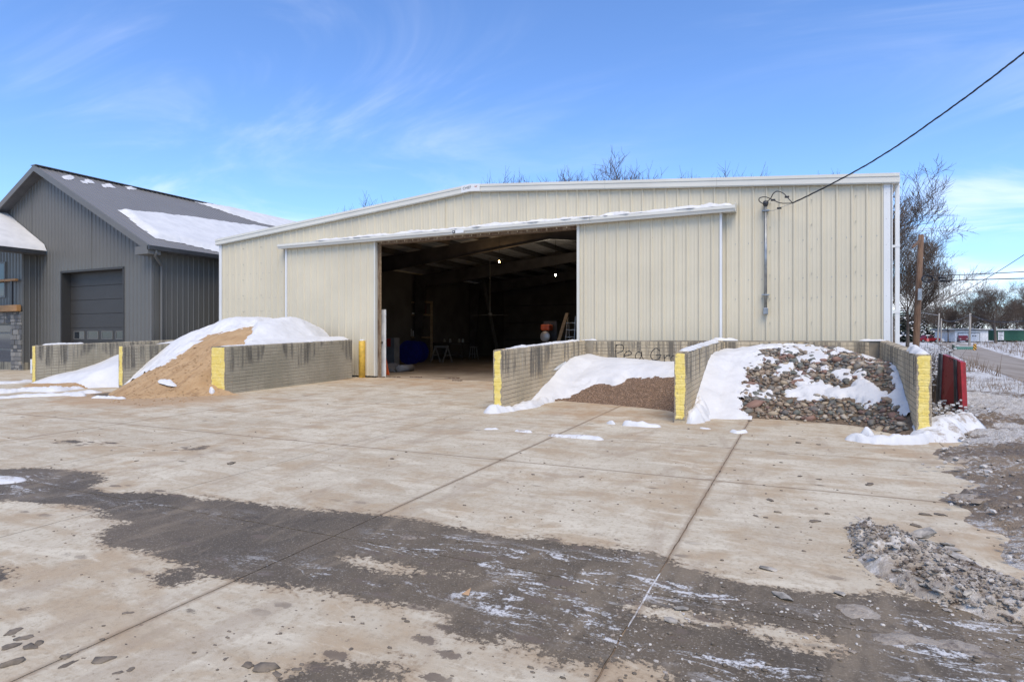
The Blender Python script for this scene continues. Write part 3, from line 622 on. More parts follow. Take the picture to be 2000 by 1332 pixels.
# roof: two slopes of ribbed sheet, fascia and soffit
YF, YB = YG - .45, 16.4
def slope(xa, xb, name='roof_sheet'):
    n_ = 20; e = np.linspace(YF, YB, n_ + 1)
    for i in range(n_):
        pr = profile(e[i], e[i + 1], .2286, .019, .06, .026, .05, False); v = []
        for a, d in pr: v += [(xa, a, groof(xa) + d), (xb, a, groof(xb) + d)]
        obj(name, v, [(2 * k, 2 * k + 2, 2 * k + 3, 2 * k + 1) for k in range(len(pr) - 1)], MT['roofgrey'], gb)
XE = XG1 + .45
slope(GP, XE); slope(GP, XG0 - .4)
for xa, xb in ((GP, XE), (GP, XG0 - .4)):
    MB().prism([(xa, YF, groof(xa) - .22), (xb, YF, groof(xb) - .22), (xb, YF, groof(xb) + .03), (xa, YF, groof(xa) + .03)], (0, .05, 0)).build('rake_fascia', MT['greytrim'], gb)
    MB().prism([(xa, YF + .05, groof(xa) - .16), (xb, YF + .05, groof(xb) - .16), (xb, YF + .05, groof(xb) - .13), (xa, YF + .05, groof(xa) - .13)], (0, .5, 0)).build('soffit', MT['soffit'], gb)
MB().bar((GP, YF - .01, groof(GP) + .02), (GP, YB, groof(GP) + .02), .36, .03).build('ridge_cap', MT['greytrim'], gb)
ze = groof(XE)
MB().box(XE - .02, XE + .11, YF - .02, YB, ze - .15, ze + .0).build('gutter', MT['gutter'], gb)
MB().box(XG1, XE, YF + .05, YB, ze - .13, ze - .10).build('soffit', MT['soffit'], gb)
MB().box(XG1 - .25, XE + .02, YF - .02, YG + .02, ze - .30, ze - .02).build('eave_return', MT['greytrim'], gb)
MB().tube([(XE + .04, YF + .28, ze - .14), (XE + .04, YF + .28, ze - .24), (XE - .05, YF + .30, ze - .34), (XG1 + .10, YG + .30, ze - .62), (XG1 + .075, YG + .32, ze - .75), (XG1 + .075, YG + .32, .15)], .05, 8).build('downspout', MT['greytrim'], gb)
# cross wing at far left: side wall, stone front, windows, balcony
XWg, YW = -29.25, -2.10
sheets('siding_panel', YW, YG, .6, lambda a: .27, lambda a: 4.85, lambda a, d, z: (XWg + d, a, z), MT['grey'], gb, **KW)
sheets('siding_panel', -34.8, XWg - 1.05, .9144, lambda a: 2.40, lambda a: 4.9, lambda a, d, z: (a, YW - d, z), MT['grey'], gb, **KW)
sheets('siding_panel', XWg - 1.05, XWg, .9144, lambda a: 2.40, lambda a: 4.9, lambda a, d, z: (a, YW - d, z), MT['grey'], gb, **KW)
MB().box(-34.8, XWg + .02, YW + .05, YG + .2, -.3, .27).build('foundation', MT['form'], gb)
sw = MB().box(-30.05, XWg - .01, YW, YW + .2, -.3, 2.36).box(-34.8, -30.05, YW, YW + .2, 1.85, 2.36).build('stone_wall', simple('mortar', (.24, .23, .20), .9), gb)
stm = M('wall stone', .85); oi = N(stm.t, 'ShaderNodeObjectInfo').outputs['Random']; stm.color(stm.mix(stm.ramp(oi, 0, 1), (.10, .10, .10), (.30, .275, .235))); stm.bump(stm.noise(25, 5, .7), .8, .01); stm = stm.m
sr = random.Random(3)
def stones(x0, x1, z0, z1):
    z = z0
    while z < z1 - .06:
        hh = min(sr.uniform(.11, .22), z1 - z); x = x0
        while x < x1 - .05:
            ww = min(sr.uniform(.14, .34), x1 - x)
            if x1 - (x + ww) < .08: ww = x1 - x
            dd = sr.uniform(.03, .06); MB().box(x + .009, x + ww - .009, YW - dd, YW + .01, z + .009, z + hh - .009, .012).build('stone', stm, sw)
            x += ww
        z += hh
stones(-30.05, XWg - .01, -.12, 2.36); stones(-31.6, -30.06, 1.88, 2.36)
lw = MB().box(-32.0, -30.07, YW + .08, YW + .12, -.1, 1.85).build('window', MT['greytrim'], gb)
for z0, z1 in ((0.05, .75), (.85, 1.45), (1.52, 1.80)): MB().box(-31.9, -30.14, YW + .06, YW + .079, z0, z1).build('window_pane', MT['glass'], lw)
uw = MB().box(-31.4, -30.42, YW - .05, YW - .02, 2.95, 4.45).build('window', MT['greytrim'], gb); MB().box(-31.3, -30.5, YW - .056, YW - .051, 3.03, 4.37).build('window_pane', MT['glass'], uw)
bal = MB().box(-33.5, XWg + .06, YW - .24, YW - .075, 2.36, 2.62, .015).build('balcony_beam', MT['timber'], gb)
MB().box(-33.5, XWg - .05, YW - .24, YW - .12, 3.60, 3.69, .01).build('handrail', MT['timber'], bal)
MB().box(XWg - .42, XWg - .35, YW - .215, YW - .145, 2.62, 3.60).build('rail_post', MT['gutter'], bal)
# wing roof, sloping to the right, and its snow
XW1 = -28.65
def wroof(x): return 4.86 + (XW1 - x) * .55
for xa in (-35,):
    MB().prism([(XW1, -6.0, wroof(XW1) - .04), (-35, -6.0, wroof(-35) - .04), (-35, -6.0, wroof(-35)), (XW1, -6.0, wroof(XW1))], (0, 4.45, 0)).build('wing_roof', MT['roofgrey'], gb)
MB().box(XW1 - .02, XW1 + .10, -6.0, YG - .10, wroof(XW1) - .17, wroof(XW1) - .02).build('gutter', MT['gutter'], gb)
MB().box(XWg, XW1, -6.0, YG - .05, wroof(XW1) - .16, wroof(XW1) - .13).build('soffit', MT['soffit'], gb)
MB().tube([(G(64, 730)[0], G(64, 730)[1], -.05), (G(64, 730)[0], G(64, 730)[1], .48)], .075, 12).build('vent_pipe', MT['white'], None, label='short white plastic pipe standing before the dark grey building', cat='pipe')
# ------------------------------------------------------------------ storage bins of cast concrete
BT0, BT1 = 1.065, 1.228          # wall top at the front ends and at the back
YFr, YBk = -5.40, -0.60
def btop(y): return BT1 + (BT0 - BT1) * (YBk - y) / (YBk - (-5.5))
MT['grime'] = simple('grimy form joints', (.25, .215, .16), .95, 0, .3, 2)
CW, CH = .205, .0862
def relief(fn, a0, a1, m, parent, hgt=1.4, seed=0):
    """brick-pattern imprint of the forms on one wall face; fn(a, below_top, out) -> point"""
    v = []; f = []; bt = []; n = max(1, round((a1 - a0) / CW)); e = np.linspace(a0, a1, n + 1); r_ = random.Random(seed)
    for k in range(int(hgt / CH)):
        for i in range(n):
            g_ = .005; A0, A1, B0, B1 = e[i] + g_, e[i + 1] - g_, k * CH + g_, (k + 1) * CH - g_; d = .006 + r_.uniform(-.0015, .002); b0 = len(v); c_ = .004
            for a, q_, o_ in ((A0, B0, 0), (A1, B0, 0), (A1, B1, 0), (A0, B1, 0), (A0 + c_, B0 + c_, d), (A1 - c_, B0 + c_, d), (A1 - c_, B1 - c_, d), (A0 + c_, B1 - c_, d)): v.append(fn(a, q_, o_)); bt.append(q_)
            f += [(b0 + 4, b0 + 5, b0 + 6, b0 + 7)] + [(b0 + j, b0 + (j + 1) % 4, b0 + 4 + (j + 1) % 4, b0 + 4 + j) for j in range(4)]
    o = obj('brick_imprint', v, f, m, parent, kind='stuff'); fattr(o, 'below_top', bt); return o
def bin_wall(x0, x1, y0, y1, parent, m, faces='R', end=True, seed=0, name='side_wall'):
    """wall running in depth from y0 (front) to y1 (back)"""
    ys_ = np.linspace(y0, y1, 14); v = []; bt = []
    for y in ys_:
        for x, z, b_ in ((x0, float(yard(0, y)) - .05, 1.2), (x1, float(yard(0, y)) - .05, 1.2), (x1, btop(y) - .02, .02), (x1 - .02, btop(y), 0), (x0 + .02, btop(y), 0), (x0, btop(y) - .02, .02)): v.append((x, y, z)); bt.append(b_)
    f = [tuple(range(5, -1, -1)), tuple(13 * 6 + k for k in range(6))]
    for i in range(13):
        for k in range(6): f.append((i * 6 + k, i * 6 + (k + 1) % 6, (i + 1) * 6 + (k + 1) % 6, (i + 1) * 6 + k))
    o = obj(name, v, f, m, parent); fattr(o, 'below_top', bt); o.data.materials.append(MT['grime'])
    for p_ in o.data.polygons:
        if abs(p_.normal.x) > .9: p_.material_index = 1
    if 'R' in faces: relief(lambda a, q_, d: (x1 + d, a, max(btop(a) - .03 - q_, float(yard(0, a)) - .02)), y0 + .015, y1 - .01, m, o, 1.30, seed)
    if 'L' in faces: relief(lambda a, q_, d: (x0 - d, a, max(btop(a) - .03 - q_, float(yard(0, a)) - .02)), y0 + .015, y1 - .01, m, o, 1.30, seed + 9)
    if end:
        zb_, zt_ = float(yard(0, y0)), btop(y0); nx, nz = 10, 70; v = []; ed = []; f = []
        r_ = np.random.default_rng(seed)
        for k in range(nz + 1):
            z = zb_ + .06 + (zt_ - .012 - zb_ - .06) * k / nz; ph = ((zt_ - .03 - z) / CH) % 1.0; gv = min(ph, 1 - ph) * CH
            for i in range(nx + 1):
                x = x0 + .004 + (x1 - x0 - .008) * i / nx; g2 = abs(i - nx / 2) / nx * (x1 - x0) if (int((zt_ - z) / CH) % 2) else 1
                dd = .010 - (.0035 if gv < .007 else 0) - (.0025 if g2 < .006 else 0) + r_.uniform(-.0012, .0012)
                v.append((x, y0 - dd, z)); ed.append(min(x - x0, x1 - x, (z - zb_) * .35, (zt_ - z)) + (fbm(np.array(z * 5 + seed), np.array(x * 3), 3) - .5) * .05)
        for k in range(nz):
            for i in range(nx): b0 = k * (nx + 1) + i; f.append((b0, b0 + 1, b0 + nx + 2, b0 + nx + 1))
        pe = obj('painted_end', v, f, MT['yellow'], o, label='chipped yellow painted end of the bin wall'); fattr(pe, 'edge', ed)
    return o
def back_wall(x0, x1, parent, m, seed=5):
    v = []; bt = []
    for x in (x0, x1):
        for y, z, b_ in ((YBk, -.2, 1.3), (YBk + .2, -.2, 1.3), (YBk + .2, BT1 - .004, .0), (YBk, BT1 - .004, .0)): v.append((x, y, z)); bt.append(b_)
    o = obj('back_wall', v, [(3, 2, 1, 0), (4, 5, 6, 7), (0, 1, 5, 4), (1, 2, 6, 5), (2, 3, 7, 6), (3, 0, 4, 7)], m, parent); fattr(o, 'below_top', bt); o.data.materials.append(MT['grime'])
    for p_ in o.data.polygons:
        if p_.normal.y < -.9: p_.material_index = 1
    relief(lambda a, q_, d: (a, YBk - d, BT1 - .03 - q_), x0 + .2, x1 - .2, m, o, 1.22, seed); return o
lb = thing('storage_bin', (-17.3, -3, 0), 'grey concrete storage bin holding sand, left of the doorway', 'storage bin', 'concrete storage bins')
L1 = bin_wall(-21.34, -21.15, -5.72, YBk, lb, MT['form'], 'R', True, 1)
L2 = bin_wall(-17.70, -17.51, YFr, YBk, lb, MT['form'], 'R', True, 2)
L3 = bin_wall(-13.95, -13.45, YFr, YBk, lb, MT['form'], 'R', True, 3)
back_wall(-21.15, -13.95, lb, MT['form'])
rb_ = thing('storage_bin', (-2.2, -3, 0), 'tan concrete storage bin with pea gravel and river stones, right of the doorway', 'storage bin', 'concrete storage bins')
R1 = bin_wall(-5.77, -5.58, -5.60, YBk + .2, rb_, MT['formw'], 'R', True, 4)
R2 = bin_wall(-2.27, -2.08, -5.72, YBk, rb_, MT['formw'], 'RL', True, 5)
R3 = bin_wall(1.18, 1.37, -5.72, YBk + .2, rb_, MT['formw'], 'L', True, 6)
bwl = back_wall(-5.58, 1.18, rb_, MT['formw'])
# hand-painted words on the back wall
ST = [[(1090, 205), (1088, 260), (1092, 312)], [(1086, 214), (1112, 203), (1138, 210), (1146, 232), (1132, 256), (1094, 268)],
      [(1150, 288), (1185, 284), (1206, 270), (1190, 253), (1164, 262), (1149, 288), (1160, 312), (1190, 321), (1222, 311)],
      [(1280, 268), (1258, 258), (1236, 280), (1237, 308), (1258, 318), (1276, 296), (1281, 258), (1284, 296), (1303, 325)],
      [(1418, 252), (1392, 231), (1362, 252), (1349, 288), (1366, 318), (1404, 314), (1426, 282), (1388, 284)],
      [(1450, 280), (1454, 338)], [(1453, 308), (1472, 288), (1496, 286)],
      [(1540, 290), (1512, 290), (1500, 314), (1512, 340), (1540, 336), (1556, 292), (1560, 340), (1575, 345)]]
ink = simple('sprayed black paint', (.03, .028, .025), .8, 0, .4, 20)
for s_ in ST:
    pts = [atY(920 + x / 3.846, 620 + y / 3.846, YBk - .0095) for x, y in s_]; fine = []
    P_ = [pts[0]] + pts + [pts[-1]]
    for i in range(1, len(P_) - 2):
        for t in np.linspace(0, 1, 6)[: (6 if i == len(P_) - 3 else 5)]:
            a, b_, c_, d_ = P_[i - 1], P_[i], P_[i + 1], P_[i + 2]
            fine.append(.5 * (2 * b_ + (c_ - a) * t + (2 * a - 5 * b_ + 4 * c_ - d_) * t * t + (3 * b_ - a - 3 * c_ + d_) * t ** 3))
    v = []; f = []
    for i, p in enumerate(fine):
        t = fine[min(i + 1, len(fine) - 1)] - fine[max(i - 1, 0)]; t = t / (np.linalg.norm(t) + 1e-9); nrm = np.array([-t[2], 0, t[0]]) * (.010 + .003 * math.sin(i * 1.7))
        v += [p + nrm, p - nrm]
        if i: f.append((2 * i - 2, 2 * i - 1, 2 * i + 1, 2 * i))
    obj('painted_letter', v, f, ink, bwl)
wp = simple('white paint smear', (.66, .65, .60), .6, 0, .1)
for pl in ([(1100, 572), (1180, 500), (1300, 430), (1302, 485), (1220, 532), (1150, 570)], [(1192, 552), (1300, 522), (1296, 620), (1278, 700), (1268, 762), (1238, 772), (1226, 700), (1205, 620)]):
    pts = [atX(940 + x / 7.836, 650 + y / 7.836, -5.58 + .0115) for x, y in pl]; obj('paint_smear', pts, [tuple(range(len(pts)))], wp, R1)

# ------------------------------------------------------------------ heaps of material in the bins
def field(name, x0, x1, y0, y1, res, zf, m, keep=None, smooth=True, **k):
    nx, ny = int((x1 - x0) / res) + 1, int((y1 - y0) / res) + 1; X, Y = np.meshgrid(np.linspace(x0, x1, nx), np.linspace(y0, y1, ny), indexing='ij'); Z = zf(X, Y)
    idx = np.arange(nx * ny).reshape(nx, ny); q_ = np.stack([idx[:-1, :-1], idx[1:, :-1], idx[1:, 1:], idx[:-1, 1:]], -1).reshape(-1, 4)
    v = np.stack([X, Y, Z], -1).reshape(-1, 3)
    if keep is not None:
        kp = keep(X, Y, Z).reshape(-1); q_ = q_[kp[q_].any(1)]; used = np.unique(q_); re = np.full(len(v), -1); re[used] = np.arange(len(used)); v = v[used]; q_ = re[q_]
    return obj(name, v, q_, m, smooth=smooth, **k)
def smin(a, b_, k=.25): h_ = np.clip(.5 + .5 * (b_ - a) / k, 0, 1); return b_ * (1 - h_) + a * h_ - k * h_ * (1 - h_)
def nz(X, Y, s_, a): return (fbm(X * s_ + 5, Y * s_ + 3, 4) - .5) * a
# sand heap between the second and third left walls, spilling out in front
def h_sand(X, Y):
    toe = np.interp(X, [-17.6, -17.2, -16.4, -15.7, -14.9, -14.4, -14.0, -13.6, -13.2, -12.4], [-5.45, -5.75, -6.5, -6.85, -6.95, -6.65, -6.15, -5.75, -5.5, -5.2])
    sl = np.interp(X, [-17.6, -16.8, -15.8, -14.6, -13.9], [.72, .55, .47, .43, .42])
    front = (Y - toe) * sl * np.where(Y < toe, 2.5, 1.0) + yard(X, Y)
    crest = 1.80 + .10 * np.exp(-((X + 14.4) / .7) ** 2) - .16 * np.exp(-((X + 15.2) / .35) ** 2) - .25 * sstep(-16.2, -17.5, X)
    wl = np.where(Y > -5.35, btop(Y) + .01 + np.maximum(-13.95 - X, 0) * .85, 9); wl2 = np.where(Y > -5.35, btop(Y) + .10 + np.maximum(X + 17.5, 0) * .6, 9)
    z = smin(front, crest, .3); z = smin(z, wl, .15); z = smin(z, wl2, .1)
    low_ = sstep(0, .35, Y - toe); z = z + (nz(X, Y, .9, .16) + (fbm(X * 3.2, Y * .6, 3) - .5) * .12 * sstep(-2.6, -4, Y) + (fbm(X * 11, Y * 2.5, 3) - .5) * .05) * low_ + (fbm(X * 9, Y * 9, 3) - .5) * .03
    z = np.where(Y < -1.7, z, z - (Y + 1.7) * .35)
    return np.where((X > -13.95) & (Y > -5.38), btop(Y) + .003, z)
def inbay(X, Y, xa, xb): return ((X > xa) & (X < xb)) | (Y < -5.42)
sand = field('sand_heap', -17.5, -12.4, -7.4, -.62, .04, h_sand, MT['sand'], lambda X, Y, Z: (Z > yard(X, Y) - .03) & inbay(X, Y, -17.52, -13.93), label='brown sand heap spilling out of the left concrete bin', cat='sand heap', kind='stuff')
SANDPX = [(236, 762), (262, 745), (330, 706), (362, 686), (388, 668), (408, 658), (432, 650), (492, 640), (490, 652), (478, 668), (472, 690), (440, 690), (440, 800), (200, 800), (205, 770)]
SANDTOP = [(418, 652), (440, 645), (492, 640), (488, 655), (470, 680), (405, 690)]
def snow_over(name, hf, x0, x1, y0, y1, res, bare_px, thick, m, label, keep=None, jitter=7, lumps=.04, soft=14, taper=lambda X: 1.0):
    def sd_(X, Y, Z):
        px, py = project(np.stack([X, Y, Z], -1)); s_ = np.full(X.shape, 1e9)
        for poly in bare_px: s_ = np.minimum(s_, -sdist(px, py, poly))
        return s_ + (fbm(X * 6, Y * 6, 4) - .5) * jitter * 2
    def zf(X, Y):
        Z = hf(X, Y); s_ = sd_(X, Y, Z); return Z + np.where(s_ > 0, (thick * sstep(0, soft, s_) + nz(X, Y, 1.1, lumps * 1.8) * sstep(0, soft, s_) + .006) * taper(X), -.05)
    def kp(X, Y, Z):
        r_ = sd_(X, Y, hf(X, Y)) > -2
        return r_ & keep(X, Y, Z) if keep is not None else r_
    return field(name, x0, x1, y0, y1, res, zf, m, kp, label=label, cat='snow', kind='stuff')
MOUNDS = [[(330, 752), (360, 746), (352, 756), (318, 758)]]
snow_over('snow_blanket', h_sand, -17.5, -13.5, -7.2, -.62, .045, [SANDPX], .10, MT['snow'], 'smooth snow lying over the sand heap', lambda X, Y, Z: inbay(X, Y, -17.52, -13.5) & (Y > -5.4), taper=lambda X: sstep(-13.5, -13.85, X))
# low heap in the outer left bay, all under snow
def h_out(X, Y):
    yy = Y + 6.3 + .12 * (X + 19.5); z = smin(yy * np.where(yy < 0, .9, .30) + yard(X, Y), 1.18 + 0 * X, .25) + .10 * (X + 19.5) * sstep(-6, -4.5, Y) + nz(X, Y, 1.2, .14) * sstep(0, .6, yy)
    z = z - sstep(-18.9, -17.75, X) * sstep(-4.9, -5.6, Y) * 1.0
    return np.minimum(z, btop(Y) + .12)
field('sand_heap', -21.15, -17.7, -7.2, -.62, .08, h_out, MT['sand'], lambda X, Y, Z: (Z > yard(X, Y) - .03) & inbay(X, Y, -21.16, -17.69), label='low sand heap in the far left bay of the bin', cat='sand heap', kind='stuff')
field('snow_blanket', -21.15, -17.7, -6.3, -.62, .07, lambda X, Y: h_out(X, Y) + .10 * sstep(-6.05, -5.3, Y) - .02 * sstep(-5.3, -6.05, Y) - .12 * sstep(-18.9, -17.8, X) * sstep(-4.9, -5.5, Y), MT['snow'], lambda X, Y, Z: (Z > yard(X, Y) - .01) & inbay(X, Y, -21.16, -17.69) & (Y > -6.2 + .5 * fbm(X * 2, Y * 2, 3)), label='snow lying over the far left bay', cat='snow', kind='stuff')
# pea gravel heap
def h_pea(X, Y):
    back = .66 - .10 * sstep(-4.6, -2.2, X) + .10 * np.exp(-((X + 5.5) / .35) ** 2); toe = np.interp(X, [-5.6, -5.1, -4.4, -3.4, -2.6, -2.1], [-4.2, -3.6, -3.75, -4.0, -4.35, -5.3])
    z = smin(back + 0 * Y, (Y - toe) * .32 + yard(X, Y), .2); return z + nz(X, Y, 1.7, .07) + nz(X, Y, 8, .02)
PEAPX = [(x / 3.846 + 920, y / 3.846 + 620) for x, y in [(740, 600), (800, 572), (830, 540), (930, 505), (1060, 512), (1140, 500), (1180, 462), (1300, 458), (1600, 436), (1700, 436), (1700, 900), (600, 900), (640, 625)]]
field('pea_gravel_heap', -5.58, -2.27, -5.6, -.62, .05, h_pea, MT['pea'], lambda X, Y, Z: Z > yard(X, Y) - .02, label='brown pea gravel heap under the painted words', cat='gravel heap', kind='stuff')
snow_over('snow_blanket', h_pea, -5.57, -2.28, -5.2, -.62, .04, [PEAPX], .09, MT['snow'], 'snow drifted over the pea gravel below the painted words', lambda X, Y, Z: (Z > yard(X, Y) + .0), 5, .04, 9)
# river stone heap
def rock_toe(X): return np.interp(X, [-2.1, -1.7, -.8, 0., .5, .8, 1.0, 1.2], [-5.35, -4.85, -4.65, -4.75, -5.0, -5.35, -5.6, -5.75])
def h_rock(X, Y):
    back = 1.0 + .10 * np.exp(-((X + .5) / .8) ** 2) - .22 * sstep(.2, 1.2, X) - .06 * sstep(-1.3, -2.0, X)
    toe = rock_toe(X)
    z = smin(back + 0 * Y, (Y - toe) * .40 + yard(X, Y) + .02, .3); return z + nz(X, Y, 1.6, .10) + nz(X, Y, 5, .05)
field('stone_bed', -2.08, 1.18, -5.9, -.62, .05, h_rock, simple('stone bed grit', (.12, .085, .055), .95, 0, .35, 25, .8, 40), lambda X, Y, Z: Z > yard(X, Y) - .02, label='brown grit under the river stones in the right bay', cat='gravel', kind='stuff')
cv = lambda L_: [(1400 + x / 5.263, 660 + y / 5.263) for x, y in L_]
RK_UP = cv([(465, 150), (560, 130), (800, 108), (900, 140), (960, 190), (1060, 88), (1200, 125), (1160, 190), (1330, 185), (1470, 170), (1500, 250), (1610, 240), (1765, 235), (1800, 420), (1810, 540), (1690, 540), (1560, 440), (1480, 375), (1340, 335), (1440, 410), (1300, 500), (1120, 470), (900, 475), (780, 525), (640, 600), (500, 595), (370, 490), (300, 460), (320, 380), (310, 290), (430, 250), (420, 200)])
RK_LO = cv([(270, 720), (320, 640), (560, 610), (640, 640), (900, 675), (1150, 650), (1220, 640), (1540, 705), (1640, 660), (1760, 640), (1850, 720), (1930, 930), (1960, 990), (1850, 960), (1580, 935), (1480, 870), (1250, 830), (900, 850), (600, 850), (350, 800)])
RK_MID = cv([(300, 450), (660, 540), (640, 680), (270, 720)])
def rk_sd(px, py): return np.maximum(np.maximum(sdist(px, py, RK_UP), sdist(px, py, RK_LO)), sdist(px, py, RK_MID) - 2)
def zf_snow(X, Y):
    Z = h_rock(X, Y); px, py = project(np.stack([X, Y, Z], -1)); s_ = -rk_sd(px, py) - 2 + (fbm(X * 5, Y * 5, 4) - .5) * 40; patch = sstep(.53, .61, fbm(X * 3.2 + 9, Y * 3.2, 3)) * sstep(-4.3, -3.8, Y)
    return Z + np.maximum(.085 * sstep(-2, 9, s_), .07 * patch) + nz(X, Y, 2.5, .03) - .02
sr_ = field('snow_blanket', -2.07, 1.17, -5.6, -.62, .03, zf_snow, MT['snow'], lambda X, Y, Z: (Z > h_rock(X, Y) + .012) & (Z > yard(X, Y) + .0) & (Y > np.where(X < -1.35 + .7 * (fbm(X * 0 + 3, Y * 3.1, 3) - .5), -5.5, rock_toe(X) + .38 + .25 * fbm(X * 5, Y * 5, 3))), label='snow lying among the river stones in the right bay', cat='snow', kind='stuff')
# stones: shared shapes, set out over the heap
import bmesh
def rock_mesh(name, seed, sub=1, flat=.62):
    bm = bmesh.new(); bmesh.ops.create_icosphere(bm, subdivisions=sub, radius=1); r_ = random.Random(seed); ax = [Vector((r_.gauss(0, 1), r_.gauss(0, 1), r_.gauss(0, 1))).normalized() for _ in range(6)]; off = [r_.uniform(.42, .88) for _ in range(6)]
    for q_ in bm.verts:
        d = q_.co.normalized(); s_ = 1.0
        for a, o_ in zip(ax, off):
            t = d.dot(a)
            if t > 1e-3: s_ = min(s_, (o_ / t) ** .8 if o_ / t < 1 else 1)
        q_.co = Vector((d.x * s_, d.y * s_ * .78, d.z * s_ * flat)) * r_.uniform(.97, 1.03)
    me = bpy.data.meshes.new(name); bm.to_mesh(me); bm.free(); me.polygons.foreach_set('use_smooth', [True] * len(me.polygons)); return me
rocks = [rock_mesh('river_stone', s_) for s_ in range(10)]
for r_ in rocks: r_.materials.append(MT['stone'])
r2 = np.random.default_rng(11); placed = []; cand = []
while len(cand) < 2400:
    x, y = r2.uniform(-2.0, 1.13), r2.uniform(-5.85, -.75); z = float(h_rock(np.array(x), np.array(y)))
    if z < float(yard(x, y)) + .005: continue
    px, py = project(np.array([x, y, z])); s_ = float(rk_sd(np.array(px), np.array(py)))
    if s_ > -1 or (r2.random() < .045 and px > 1440): size = abs(r2.normal(.040, .022)) + .020; size = size if s_ > 0 else size * .62; cand.append((size, x, y, z, s_))
cand.sort(reverse=True)
taken = []
for c_ in cand:
    ok_ = all((c_[1] - t_[1]) ** 2 + (c_[2] - t_[2]) ** 2 > (.62 * (c_[0] + t_[0])) ** 2 for t_ in taken)
    if ok_: taken.append(c_)
for i, (size, x, y, z, s_) in enumerate(taken[:300]):
    o = bpy.data.objects.new('river_stone', rocks[i % 10]); COL.objects.link(o); o.location = (x, y, z + size * .12 + (.055 if s_ < 0 else 0)); o.scale = (size * r2.uniform(.85, 1.45), size * r2.uniform(.8, 1.1), size * r2.uniform(.7, 1.2))
    o.rotation_euler = (r2.uniform(-.45, .45) + .3, r2.uniform(-.45, .45), r2.uniform(0, 6.28)); o['label'] = 'rounded multicoloured river stone lying in the heap in the right bay'; o['category'] = 'stone'; o['group'] = 'river stones heaped in the bin'
v = []; f = []; tone = []
small = [rock_mesh('tmp', 40 + s_) for s_ in range(4)]; sv = [(np.array([q_.co[:] for q_ in m_.vertices]), [tuple(p.vertices) for p in m_.polygons]) for m_ in small]
extra = taken[300:] + [(abs(r2.normal(.020, .010)) + .010, c_[1] + r2.normal(0, .05), min(c_[2] + r2.normal(0, .05), -.7), None, c_[4]) for c_ in cand if c_[4] > -1] * 2
for i, (size, x, y, z, s_) in enumerate(extra):
    x = min(max(x, -2.0), 1.13); z = float(h_rock(np.array(x), np.array(y))); 
    if z < float(yard(x, y)): continue
    vv, ff = sv[i % 4]; A = np.array(Matrix.Rotation(r2.uniform(0, 6.28), 3, 'Z') @ Matrix.Rotation(r2.uniform(-.5, .5), 3, 'X')); b0 = len(v)
    v += (vv * size * np.array([r2.uniform(.9, 1.3), 1, 1]) @ A.T + np.array([x, y, z + size * .35])).tolist(); f += [tuple(j + b0 for j in p) for p in ff]; tone += [r2.random()] * len(vv)
o = obj('small_river_stones', v, f, MT['stones'], smooth=True, kind='stuff', label='small multicoloured river stones between the larger ones', cat='stones'); fattr(o, 'tone', tone)

# ------------------------------------------------------------------ snow caps, drifts and loose patches
def snow_ridge(path, width, height, label, seed=0, m='snow', n=None):
    """uneven bank of snow following a path of (x, y, z), ragged at the edges"""
    path = np.array(path, float); seg = np.r_[0, np.cumsum(np.linalg.norm(np.diff(path, axis=0), axis=1))]; L_ = seg[-1]; n = n or min(400, max(14, int(L_ / .028))); K = 17
    ss = np.linspace(0, L_, n + 1); P_ = np.stack([np.interp(ss, seg, path[:, k]) for k in range(3)], -1); T_ = np.stack([np.interp(np.minimum(ss + .05, L_), seg, path[:, k]) - np.interp(np.maximum(ss - .05, 0), seg, path[:, k]) for k in range(2)], -1); T_ /= np.linalg.norm(T_, axis=1)[:, None] + 1e-9
    e_ = np.sqrt(np.clip(np.minimum(ss, L_ - ss) / max(.6 * width, .05), 0, 1)); o = seed * 13.7; u_ = np.linspace(-1, 1, K)
    wl = width * .5 * (e_ * .9 + .1) * (.35 + 1.3 * fbm(ss * 3.1 / max(width, .2) * .35 + o, ss * 0 + 1.7, 4)); wr = width * .5 * (e_ * .9 + .1) * (.35 + 1.3 * fbm(ss * 3.1 / max(width, .2) * .35 + o + 50, ss * 0 + 4.1, 4))
    hh = height * e_ * (.25 + 1.5 * fbm(ss * 1.9 + o, ss * 0 + 9.2, 4))
    S_, U_ = np.meshgrid(ss, u_, indexing='ij'); W_ = np.where(U_ < 0, wl[:, None], wr[:, None]) * np.abs(U_); edge = np.clip(1 - np.abs(U_) ** 2.2, 0, 1)
    X = P_[:, 0][:, None] - T_[:, 1][:, None] * W_ * np.sign(U_); Y = P_[:, 1][:, None] + T_[:, 0][:, None] * W_ * np.sign(U_)
    Z = P_[:, 2][:, None] + hh[:, None] * edge * (.62 + .76 * fbm(X * 9 + o, Y * 9, 4)) + (fbm(X * 26, Y * 26 + o, 2) - .5) * .12 * height * edge - .006
    v = np.stack([X, Y, Z], -1).reshape(-1, 3); idx = np.arange((n + 1) * K).reshape(n + 1, K); f = np.stack([idx[:-1, :-1], idx[1:, :-1], idx[1:, 1:], idx[:-1, 1:]], -1).reshape(-1, 4).tolist()
    f += [tuple(idx[0]), tuple(idx[-1][::-1])]
    return obj('snow_bank', v, f, MT[m], smooth=True, label=label, cat='snow', kind='stuff')
def wallcap(x, ya, yb, w_, h_, label, seed): return snow_ridge([(x, y, btop(y)) for y in np.linspace(ya, yb, 6)], w_, h_, label, seed)
wallcap(-5.675, -5.25, -.9, .15, .035, 'thin snow on top of the wall left of the pea gravel', 1)
wallcap(-2.175, -5.45, -1.4, .17, .05, 'snow on top of the wall between pea gravel and stones', 2)
wallcap(1.275, -5.62, -4.4, .18, .075, 'thick snow pad on the front end of the right wall', 3)
